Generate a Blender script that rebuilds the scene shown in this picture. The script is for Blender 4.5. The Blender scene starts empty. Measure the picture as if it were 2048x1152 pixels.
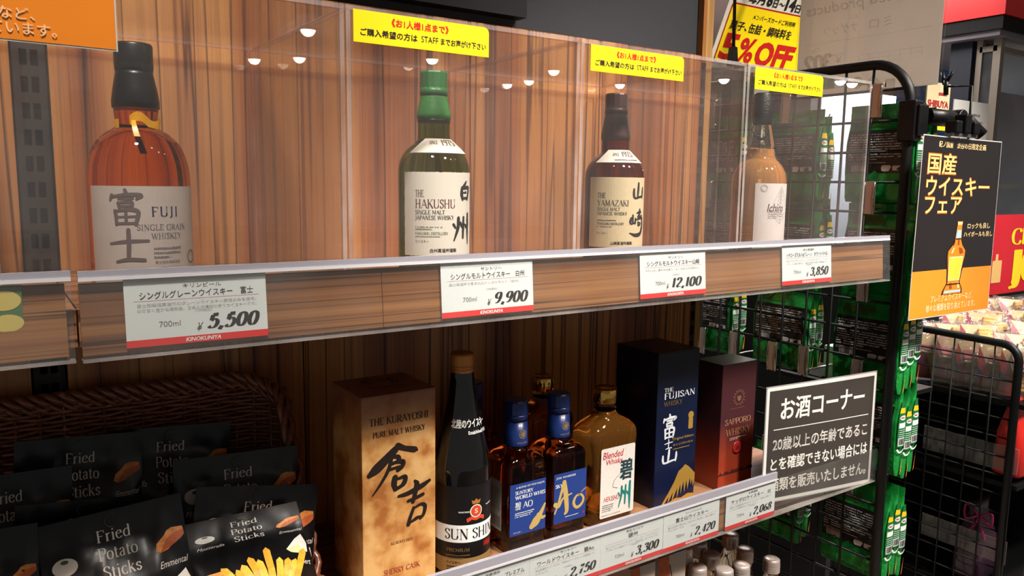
import bpy, bmesh, math, random
import numpy as np
from math import sin, cos, pi, radians, sqrt, atan2
from mathutils import Vector, Matrix
random.seed(7)
S = bpy.context.scene
C = S.collection
# ------------------------------------------------------------------ camera
FPX = 1560.14
YAW, PITCH, ROLL = 0.594, -0.1313, 0.0127
CP = np.array([-0.0099, -0.7290, 0.0837])
_cy, _sy, _cp, _sp = cos(YAW), sin(YAW), cos(PITCH), sin(PITCH)
_f = np.array([_sy*_cp, _cy*_cp, _sp]); _r = np.array([_cy, -_sy, 0.0]); _u = np.cross(_r, _f)
_cr, _sr = cos(ROLL), sin(ROLL)
RR, UU, FF = _cr*_r+_sr*_u, -_sr*_r+_cr*_u, _f
cam = bpy.data.cameras.new('camera'); cam.sensor_width = 36; cam.lens = FPX/2048*36
cam.clip_start = .01; cam.clip_end = 100
co = bpy.data.objects.new('camera', cam); C.objects.link(co)
m = Matrix.Identity(4)
for i in range(3):
    m[i][0] = RR[i]; m[i][1] = UU[i]; m[i][2] = -FF[i]; m[i][3] = CP[i]
co.matrix_world = m
S.camera = co
def _ray(u, v): return (u-1024)/FPX*RR-(v-576)/FPX*UU+FF
def PY(u, v, y): d = _ray(u, v); return CP+d*(y-CP[1])/d[1]
def PZ(u, v, z): d = _ray(u, v); return CP+d*(z-CP[2])/d[2]
def PX(u, v, x): d = _ray(u, v); return CP+d*(x-CP[0])/d[0]
# ------------------------------------------------------------------ light and exposure
S.view_settings.view_transform = 'Standard'; S.view_settings.look = 'None'
S.view_settings.gamma = 1; S.view_settings.use_curve_mapping = False
S.view_settings.exposure = -0.22
W = bpy.data.worlds.new('world'); S.world = W; W.use_nodes = True
W.node_tree.nodes['Background'].inputs[0].default_value = (1, .97, .94, 1)
W.node_tree.nodes['Background'].inputs[1].default_value = .21
S.cycles.max_bounces = 14; S.cycles.transparent_max_bounces = 40
S.cycles.transmission_bounces = 12; S.cycles.glossy_bounces = 6; S.cycles.diffuse_bounces = 4
S.cycles.caustics_reflective = False; S.cycles.caustics_refractive = False
S.cycles.sample_clamp_indirect = 4
def spot(loc, target, power, size=.09, col=(1, .93, .85), ang=80):
    l = bpy.data.lights.new('spot', 'SPOT'); l.energy = power; l.shadow_soft_size = size
    l.color = col; l.spot_size = radians(ang); l.spot_blend = .6
    o = bpy.data.objects.new('spot_light', l); o.location = loc
    o.rotation_euler = (Vector(target)-Vector(loc)).to_track_quat('-Z', 'Y').to_euler(); C.objects.link(o); return o
def area(loc, target, power, size, col=(1, .96, .92)):
    l = bpy.data.lights.new('area', 'AREA'); l.energy = power; l.size = size; l.color = col
    o = bpy.data.objects.new('area_light', l); o.location = loc
    o.rotation_euler = (Vector(target)-Vector(loc)).to_track_quat('-Z', 'Y').to_euler(); C.objects.link(o); return o
spot((-.05, -.62, 1.40), (.05, .10, -.1), 170, ang=50)
spot((.86, -1.02, 1.40), (.86, .08, -.2), 240, ang=44)
spot((1.55, -1.15, 1.40), (1.35, .10, -.1), 200, ang=56)
spot((2.2, -.9, 1.40), (2.0, .3, -.3), 210, ang=60)
spot((3.2, -.4, 1.40), (2.7, .9, 0), 220)
spot((2.6, 2.0, 1.40), (1.7, .6, -.3), 200)
area((4.2, 2.5, 1.46), (4.2, 2.5, -1), 110, 1.6)
area((7.0, 2.5, 1.46), (7.0, 2.5, -1), 160, 1.8)
area((6.4, 2.6, .93), (6.4, 2.6, -1), 240, 1.4, (.95, .98, 1))
# ------------------------------------------------------------------ materials
MATS = {}
def mat(name, col, rough=.5, metal=0., spec=.5, coat=0., emis=None, bump=0., bscale=200., var=0.):
    if name in MATS: return MATS[name]
    m = bpy.data.materials.new(name); m.use_nodes = True; n = m.node_tree; b = n.nodes['Principled BSDF']
    col = tuple(((c/255)/12.92 if c/255 <= .04045 else ((c/255+.055)/1.055)**2.4) for c in col)+(1,)
    b.inputs['Base Color'].default_value = col; b.inputs['Roughness'].default_value = rough
    b.inputs['Metallic'].default_value = metal; b.inputs['Specular IOR Level'].default_value = spec
    b.inputs['Coat Weight'].default_value = coat; b.inputs['Coat Roughness'].default_value = .05
    if emis: b.inputs['Emission Color'].default_value = col; b.inputs['Emission Strength'].default_value = emis
    if bump or var:
        t = n.nodes.new('ShaderNodeTexCoord'); z = n.nodes.new('ShaderNodeTexNoise')
        z.inputs['Scale'].default_value = bscale; z.inputs['Detail'].default_value = 4
        n.links.new(t.outputs['Object'], z.inputs['Vector'])
        if bump:
            bp = n.nodes.new('ShaderNodeBump'); bp.inputs['Strength'].default_value = bump; bp.inputs['Distance'].default_value = .002
            n.links.new(z.outputs['Fac'], bp.inputs['Height']); n.links.new(bp.outputs['Normal'], b.inputs['Normal'])
        if var:
            r = n.nodes.new('ShaderNodeValToRGB')
            r.color_ramp.elements[0].position = .3; r.color_ramp.elements[1].position = .7
            r.color_ramp.elements[0].color = tuple(c*(1-var) for c in col[:3])+(1,)
            r.color_ramp.elements[1].color = tuple(min(1, c*(1+var)) for c in col[:3])+(1,)
            n.links.new(z.outputs['Fac'], r.inputs['Fac']); n.links.new(r.outputs['Color'], b.inputs['Base Color'])
    MATS[name] = m; return m
def lin(c): return tuple(((x/255)/12.92 if x/255 <= .04045 else ((x/255+.055)/1.055)**2.4) for x in c)+(1,)
def wood(name, axis, dark, mid, light, line, fine=60., broad=9., rough=.35, off=0.):
    """zebra-grained laminate; the grain runs along `axis`"""
    m = bpy.data.materials.new(name); m.use_nodes = True; n = m.node_tree; L = n.links; N = n.nodes
    b = N['Principled BSDF']; b.inputs['Roughness'].default_value = rough
    t = N.new('ShaderNodeTexCoord')
    def noise(s_across, s_along, det, dist=0., o=0.):
        mp = N.new('ShaderNodeMapping'); sc = [s_across]*3; sc[axis] = s_along
        mp.inputs['Scale'].default_value = sc; mp.inputs['Location'].default_value = (o+off, o, o*.7)
        z = N.new('ShaderNodeTexNoise'); z.inputs['Scale'].default_value = 1; z.inputs['Detail'].default_value = det
        z.inputs['Distortion'].default_value = dist
        L.new(t.outputs['Object'], mp.inputs['Vector']); L.new(mp.outputs['Vector'], z.inputs['Vector']); return z
    def ramp(src, stops):
        r = N.new('ShaderNodeValToRGB'); e = r.color_ramp.elements
        e[0].position, e[0].color = stops[0]; e[1].position, e[1].color = stops[-1]
        for p, c in stops[1:-1]:
            q = e.new(p); q.color = c
        L.new(src.outputs['Fac'], r.inputs['Fac']); return r
    def mix(a, bb, fac, mode='MULTIPLY'):
        x = N.new('ShaderNodeMix'); x.data_type = 'RGBA'; x.blend_type = mode
        x.inputs[0].default_value = fac; L.new(a, x.inputs[6]); L.new(bb, x.inputs[7]); return x.outputs[2]
    n1 = noise(broad, .22, 3, .08); c1 = ramp(n1, [(.34, lin(dark)), (.45, lin(mid)), (.56, lin(light)), (.68, lin(mid))])
    n2 = noise(fine, .9, 5, .18, 3.1)
    c2 = ramp(n2, [(.33, (.35, .3, .27, 1)), (.45, (.85, .82, .8, 1)), (.6, (1, 1, 1, 1)), (.72, (.72, .68, .65, 1))])
    n3 = noise(broad*3.2, .35, 3, .12, 8.2)
    c3 = ramp(n3, [(.474, (1, 1, 1, 1)), (.492, lin(line)), (.502, lin(line)), (.517, (1, 1, 1, 1))])
    n4 = noise(500., 9., 2, 0, 1.); c4 = ramp(n4, [(.3, (.78, .76, .74, 1)), (.6, (1, 1, 1, 1))])
    o = mix(c1.outputs['Color'], c2.outputs['Color'], .8); o = mix(o, c3.outputs['Color'], .8); o = mix(o, c4.outputs['Color'], .6)
    L.new(o, b.inputs['Base Color'])
    MATS[name] = m; return m
def clear(name, tint=(1, 1, 1), haze=.03, gloss=1., edge=None, ior=1.49, rough=0.0, bumpy=0.):
    """thin clear plastic: Fresnel mirror over a see-through sheet with a little painted veil"""
    if name in MATS: return MATS[name]
    m = bpy.data.materials.new(name); m.use_nodes = True; n = m.node_tree; L = n.links; N = n.nodes
    N.remove(N['Principled BSDF']); out = N['Material Output']
    tr = N.new('ShaderNodeBsdfTransparent'); tr.inputs['Color'].default_value = tuple(tint)+(1,)
    df = N.new('ShaderNodeBsdfDiffuse'); df.inputs['Color'].default_value = (.9, .86, .84, 1)
    gl = N.new('ShaderNodeBsdfGlossy'); gl.inputs['Roughness'].default_value = rough
    fr = N.new('ShaderNodeFresnel'); fr.inputs['IOR'].default_value = ior
    mu = N.new('ShaderNodeMath'); mu.operation = 'MULTIPLY'; mu.inputs[1].default_value = gloss
    a = N.new('ShaderNodeMixShader'); a.inputs[0].default_value = haze
    b = N.new('ShaderNodeMixShader')
    # fine scratches, plus a white diffuse veil painted in for the shop's reflection
    t = N.new('ShaderNodeTexCoord'); z = N.new('ShaderNodeTexNoise'); z.inputs['Scale'].default_value = 9; z.inputs['Detail'].default_value = 9
    r = N.new('ShaderNodeMapRange'); r.inputs[1].default_value = .35; r.inputs[2].default_value = .8
    r.inputs[3].default_value = haze*.5; r.inputs[4].default_value = haze*2.2
    L.new(t.outputs['Object'], z.inputs['Vector']); L.new(z.outputs['Fac'], r.inputs[0]); L.new(r.outputs[0], a.inputs[0])
    L.new(tr.outputs[0], a.inputs[1]); L.new(df.outputs[0], a.inputs[2])
    ge = N.new('ShaderNodeNewGeometry'); ir = N.new('ShaderNodeMapRange'); ir.inputs[3].default_value = ior; ir.inputs[4].default_value = 1/ior
    L.new(ge.outputs['Backfacing'], ir.inputs[0]); L.new(ir.outputs[0], fr.inputs['IOR'])
    L.new(fr.outputs[0], mu.inputs[0]); L.new(mu.outputs[0], b.inputs[0])
    L.new(a.outputs[0], b.inputs[1]); L.new(gl.outputs[0], b.inputs[2]); L.new(b.outputs[0], out.inputs['Surface'])
    if bumpy:
        bp = N.new('ShaderNodeBump'); bp.inputs['Strength'].default_value = bumpy; bp.inputs['Distance'].default_value = .01
        z2 = N.new('ShaderNodeTexNoise'); z2.inputs['Scale'].default_value = 60
        L.new(t.outputs['Object'], z2.inputs['Vector']); L.new(z2.outputs['Fac'], bp.inputs['Height'])
        L.new(bp.outputs['Normal'], gl.inputs['Normal']); L.new(bp.outputs['Normal'], fr.inputs['Normal'])
    MATS[name] = m; return m
def glass(name, col, ior=1.42, rough=0.0, dens=None):
    if name in MATS: return MATS[name]
    m = bpy.data.materials.new(name); m.use_nodes = True; n = m.node_tree; b = n.nodes['Principled BSDF']
    b.inputs['Base Color'].default_value = lin(col); b.inputs['Transmission Weight'].default_value = 1
    b.inputs['Roughness'].default_value = rough; b.inputs['IOR'].default_value = ior
    MATS[name] = m; return m
WOOD_BACK = wood('zebra_panel', 2, (136, 76, 40), (182, 112, 60), (214, 152, 86), (82, 42, 30), 105, 8)
WOOD_STRIP = wood('strip_laminate', 0, (100, 62, 34), (138, 90, 52), (162, 112, 68), (66, 36, 24), 110, 30)
WOOD_SHELF = wood('shelf_laminate', 0, (110, 70, 46), (150, 104, 72), (172, 124, 88), (84, 54, 40), 70, 12)
WOOD_POST = wood('pale_post', 2, (196, 150, 90), (216, 170, 106), (230, 188, 124), (190, 140, 84), 30, 4)
ACR = clear('acrylic', (.985, .975, .97), .012)
ACRE = clear('acrylic_edge', (.80, .66, .58), .17, .7, rough=.1)
HOLD = clear('clear_rail', (.98, .98, .97), .018)
LIP = mat('white_lip', (214, 211, 214), .2)
BLACK = mat('black_metal', (9, 9, 10), .45, spec=.3)
SATIN = mat('black_plastic', (8, 8, 9), .4, spec=.3)
GREYUP = mat('dark_upright', (40, 33, 30), .6)
DARK = mat('dark_void', (8, 8, 9), .9)
WHITE = mat('white_paper', (236, 236, 232), .55)
TAGW = mat('tag_paper', (226, 231, 232), .35)
RED = mat('tag_red', (226, 40, 38), .4)
INK = mat('ink', (28, 22, 22), .5)
INKG = mat('grey_ink', (120, 116, 116), .5)
INKF = mat('faint_ink', (168, 168, 168), .5)
PINK = mat('pink_rule', (222, 170, 172), .5)
CHROME = mat('chrome', (205, 200, 196), .15, 1.)
YEL = mat('notice_yellow', (255, 224, 8), .45)
REDINK = mat('red_ink', (238, 44, 18), .5)
# ------------------------------------------------------------------ mesh builder
class MB:
    def __init__(s): s.v = []; s.f = []; s.mi = []; s.sm = []
    def add(s, vs, fs, mi=0, smooth=False):
        o = len(s.v); s.v += [tuple(map(float, p)) for p in vs]
        for f in fs: s.f.append(tuple(i+o for i in f)); s.mi.append(mi); s.sm.append(smooth)
        return s
    def box(s, a, b, mi=0, emi=None, face=None):
        x0, y0, z0 = a; x1, y1, z1 = b
        if x0 > x1: x0, x1 = x1, x0
        if y0 > y1: y0, y1 = y1, y0
        if z0 > z1: z0, z1 = z1, z0
        vs = [(x0, y0, z0), (x1, y0, z0), (x1, y1, z0), (x0, y1, z0), (x0, y0, z1), (x1, y0, z1), (x1, y1, z1), (x0, y1, z1)]
        fs = [(0, 3, 2, 1), (4, 5, 6, 7), (0, 1, 5, 4), (2, 3, 7, 6), (1, 2, 6, 5), (3, 0, 4, 7)]
        ax = ['z', 'z', 'y', 'y', 'x', 'x']
        if emi is None: return s.add(vs, fs, mi)
        o = len(s.v); s.v += vs
        for f, a_ in zip(fs, ax): s.f.append(tuple(i+o for i in f)); s.mi.append(mi if a_ == face else emi); s.sm.append(False)
        return s
    def obox(s, o, U, V, N, mi=0):
        o, U, V, N = map(np.array, (o, U, V, N))
        vs = [o, o+U, o+U+V, o+V, o+N, o+U+N, o+U+V+N, o+V+N]
        return s.add(vs, [(0, 3, 2, 1), (4, 5, 6, 7), (0, 1, 5, 4), (2, 3, 7, 6), (1, 2, 6, 5), (3, 0, 4, 7)], mi)
    def prism(s, pts, vec, mi=0):
        n = len(pts); pts = [np.array(p, float) for p in pts]; vec = np.array(vec, float)
        vs = pts+[p+vec for p in pts]
        return s.add(vs, [tuple(range(n))[::-1], tuple(range(n, 2*n))]+[(i, (i+1) % n, n+(i+1) % n, n+i) for i in range(n)], mi)
    def tube(s, path, r, n=8, mi=0, closed=False, smooth=True):
        P = [np.array(p, float) for p in path]; k = len(P)
        rr = r if hasattr(r, '__len__') else [r]*k
        up = None; vs = []
        for i in range(k):
            a = P[i-1] if (i > 0 or closed) else P[0]; b = P[(i+1) % k] if (i < k-1 or closed) else P[-1]
            t = b-a; t = t/(np.linalg.norm(t)+1e-12)
            if up is None: up = np.array([0, 0, 1.]) if abs(t[2]) < .9 else np.array([1., 0, 0])
            x = np.cross(up, t); x /= np.linalg.norm(x)+1e-12; y = np.cross(t, x); up = y
            for j in range(n):
                q = 2*pi*j/n; vs.append(P[i]+rr[i]*(cos(q)*x+sin(q)*y))
        fs = []
        for i in range(k if closed else k-1):
            for j in range(n):
                a = i*n+j; b = i*n+(j+1) % n; c = ((i+1) % k)*n+(j+1) % n; d = ((i+1) % k)*n+j
                fs.append((a, b, c, d))
        s.add(vs, fs, mi, smooth)
        if not closed: s.f += [tuple(len(s.v)-len(vs)+j for j in range(n))[::-1], tuple(len(s.v)-n+j for j in range(n))]; s.mi += [mi]*2; s.sm += [False]*2
        return s
    def lathe(s, prof, c=(0, 0, 0), n=32, mi=0, smooth=True, axis=(0, 0, 1), ex=None, cap=True):
        """prof: (r, z) or (rx, ry, z, exponent)"""
        vs = []; k = len(prof)
        for p in prof:
            for j in range(n):
                q = 2*pi*(j+.5)/n; cc, ss = cos(q), sin(q)
                if len(p) == 2: x, y, z = p[0]*cc, p[0]*ss, p[1]
                else:
                    e = 2/p[3]; x = p[0]*math.copysign(abs(cc)**e, cc); y = p[1]*math.copysign(abs(ss)**e, ss); z = p[2]
                vs.append((x, y, z))
        if axis != (0, 0, 1):
            R = Vector((0, 0, 1)).rotation_difference(Vector(axis)).to_matrix(); vs = [tuple(R @ Vector(v)) for v in vs]
        vs = [(v[0]+c[0], v[1]+c[1], v[2]+c[2]) for v in vs]
        fs = [(i*n+j, i*n+(j+1) % n, (i+1)*n+(j+1) % n, (i+1)*n+j) for i in range(k-1) for j in range(n)]
        o = len(s.v); s.add(vs, fs, mi, smooth)
        if cap: s.f += [tuple(o+j for j in range(n))[::-1], tuple(o+(k-1)*n+j for j in range(n))]; s.mi += [mi]*2; s.sm += [False]*2
        return s
    def grid(s, fn, nu, nv, mi=0, smooth=True, flip=False):
        vs = [fn(i/nu, j/nv) for j in range(nv+1) for i in range(nu+1)]
        fs = []
        for j in range(nv):
            for i in range(nu):
                a = j*(nu+1)+i; q = (a, a+1, a+nu+2, a+nu+1); fs.append(q[::-1] if flip else q)
        return s.add(vs, fs, mi, smooth)
    def build(s, name, mats, parent=None, recalc=False):
        if not isinstance(mats, (list, tuple)): mats = [mats]
        loc = np.array([0., 0, 0]); p = parent
        while p is not None: loc = loc+np.array(p.location); p = p.parent
        me = bpy.data.meshes.new(name)
        me.from_pydata([(v[0]-loc[0], v[1]-loc[1], v[2]-loc[2]) for v in s.v], [], s.f)
        for k in mats: me.materials.append(k)
        me.polygons.foreach_set('material_index', s.mi); me.polygons.foreach_set('use_smooth', s.sm)
        if recalc:
            bm = bmesh.new(); bm.from_mesh(me); bmesh.ops.recalc_face_normals(bm, faces=bm.faces); bm.to_mesh(me); bm.free()
        me.update()
        o = bpy.data.objects.new(name, me); C.objects.link(o)
        if parent: o.parent = parent
        return o
def bev(o, w=.001, seg=2):
    k = o.modifiers.new('bevel', 'BEVEL'); k.width = w; k.segments = seg; k.limit_method = 'ANGLE'; return o
def tag(o, label, cat=None, group=None):
    o['label'] = label
    if cat: o['category'] = cat
    if group: o['group'] = group
    return o
def thing(name, label, cat, loc=(0, 0, 0), group=None):
    o = bpy.data.objects.new(name, None); o.empty_display_size = .02; C.objects.link(o); o.location = tuple(map(float, loc))
    return tag(o, label, cat, group)
def struct(o): o['kind'] = 'structure'; return o
def kids(o): return [c for c in bpy.data.objects if c.parent == o]
def dup(o, loc, label=None, rz=None, parent=None, rot=None):
    r = o.copy(); C.objects.link(r); r.location = tuple(map(float, loc))
    if parent: r.parent = parent
    if label: r['label'] = label
    if rz is not None: r.rotation_euler[2] = rz
    if rot is not None: r.rotation_euler = rot
    for c in kids(o):
        d = c.copy(); C.objects.link(d); d.parent = r
        for g in kids(c):
            e = g.copy(); C.objects.link(e); e.parent = d
    return r
# ------------------------------------------------------------------ flat print: lettering and shapes as 2-D meshes
_tc = {}
def _raw(t, bold):
    if (t, bold) in _tc: return _tc[(t, bold)]
    c = bpy.data.curves.new('t', 'FONT'); c.body = t; c.size = 1; c.offset = bold; c.resolution_u = 3
    o = bpy.data.objects.new('t', c); C.objects.link(o)
    me = bpy.data.meshes.new_from_object(o.evaluated_get(bpy.context.evaluated_depsgraph_get()))
    v = np.array([p.co[:2] for p in me.vertices]).reshape(-1, 2); f = [tuple(p.vertices) for p in me.polygons]
    bpy.data.objects.remove(o); bpy.data.curves.remove(c); bpy.data.meshes.remove(me)
    _tc[(t, bold)] = (v, f); return v, f
def txt(t, x, y, w, h, bold=0., shear=0., anchor='l'):
    dense = any(ord(ch) > 0x3000 for ch in t)
    v, f = _raw(t, 0. if dense else bold)
    if dense and bold and len(v):
        g_ = []; n_ = len(v); F_ = []
        for k_, (a_, b_) in enumerate(((-1, -.6), (1, -.6), (-1, .6), (1, .6))):
            g_.append(v+np.array([a_*bold, b_*bold])); F_ += [tuple(i+k_*n_ for i in q) for q in f]
        v, f = np.concatenate(g_), F_
    if not len(v): return (v, f)
    a, b = v.min(0), v.max(0); q = (v-a)/(b-a); q = q*np.array([w, h])
    q[:, 0] += shear*q[:, 1]
    if anchor == 'c': x = x-w/2
    return (q+np.array([x, y]), f)
def cr(pts, k=6):
    """Catmull-Rom through points of any dimension"""
    P = [np.array(p, float) for p in pts]
    if len(P) < 3: return P
    P = [2*P[0]-P[1]]+P+[2*P[-1]-P[-2]]; out = []
    for i in range(1, len(P)-2):
        for j in range(k):
            t = j/k; a, b, c, d = P[i-1:i+3]
            out.append(.5*((2*b)+(-a+c)*t+(2*a-5*b+4*c-d)*t*t+(-a+3*b-3*c+d)*t**3))
    out.append(P[-2]); return out
def ribbon(pts, ws):
    """2-D stroke of varying width"""
    P = [np.array(p[:2], float) for p in pts]; V = []; F = []
    for i, p in enumerate(P):
        t = P[min(i+1, len(P)-1)]-P[max(i-1, 0)]; t = t/(np.linalg.norm(t)+1e-9); n = np.array([-t[1], t[0]])
        V += [p-n*ws[i]/2, p+n*ws[i]/2]
        if i: k = 2*i; F.append((k-2, k, k+1, k-1))
    return np.array(V), F
def merge(parts):
    V = []; F = []; o = 0
    for v, f in parts:
        if not len(v): continue
        V.append(v); F += [tuple(i+o for i in q) for q in f]; o += len(v)
    return (np.concatenate(V), F) if V else (np.zeros((0, 2)), [])
def move(m, x=0, y=0, sx=1, sy=1, sh=0):
    v = m[0]*np.array([sx, sy]); v = v+np.array([x, y]); v[:, 0] += sh*(v[:, 1]-y); return (v, m[1])
def poly(pts): return (np.array(pts, float), [tuple(range(len(pts)))])
def rect(x, y, w, h): return poly([(x, y), (x+w, y), (x+w, y+h), (x, y+h)])
def frame2(x, y, w, h, t): return merge([rect(x, y, w, t), rect(x, y+h-t, w, t), rect(x, y+t, t, h-2*t), rect(x+w-t, y+t, t, h-2*t)])
def disc(x, y, rx, ry=None, n=20, a0=0, a1=2*pi):
    ry = ry or rx; return poly([(x+rx*cos(a0+(a1-a0)*i/n), y+ry*sin(a0+(a1-a0)*i/n)) for i in range(n if a1-a0 > 6.2 else n+1)])
def ring(x, y, r, t, n=28):
    p = [(x+r*cos(2*pi*i/n), y+r*sin(2*pi*i/n)) for i in range(n+1)]; return ribbon(p, [t]*(n+1))
def rrect(x, y, w, h, r, corners=(1, 1, 1, 1), n=5):
    P = []
    for k, (cx, cy, a) in enumerate(((x+w-r, y+h-r, 0), (x+r, y+h-r, 90), (x+r, y+r, 180), (x+w-r, y+r, 270))):
        if corners[k]: P += [(cx+r*cos(radians(a+90*i/n)), cy+r*sin(radians(a+90*i/n))) for i in range(n+1)]
        else: P.append(((x+w, y+h), (x, y+h), (x, y), (x+w, y))[k])
    return poly(P)
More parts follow.
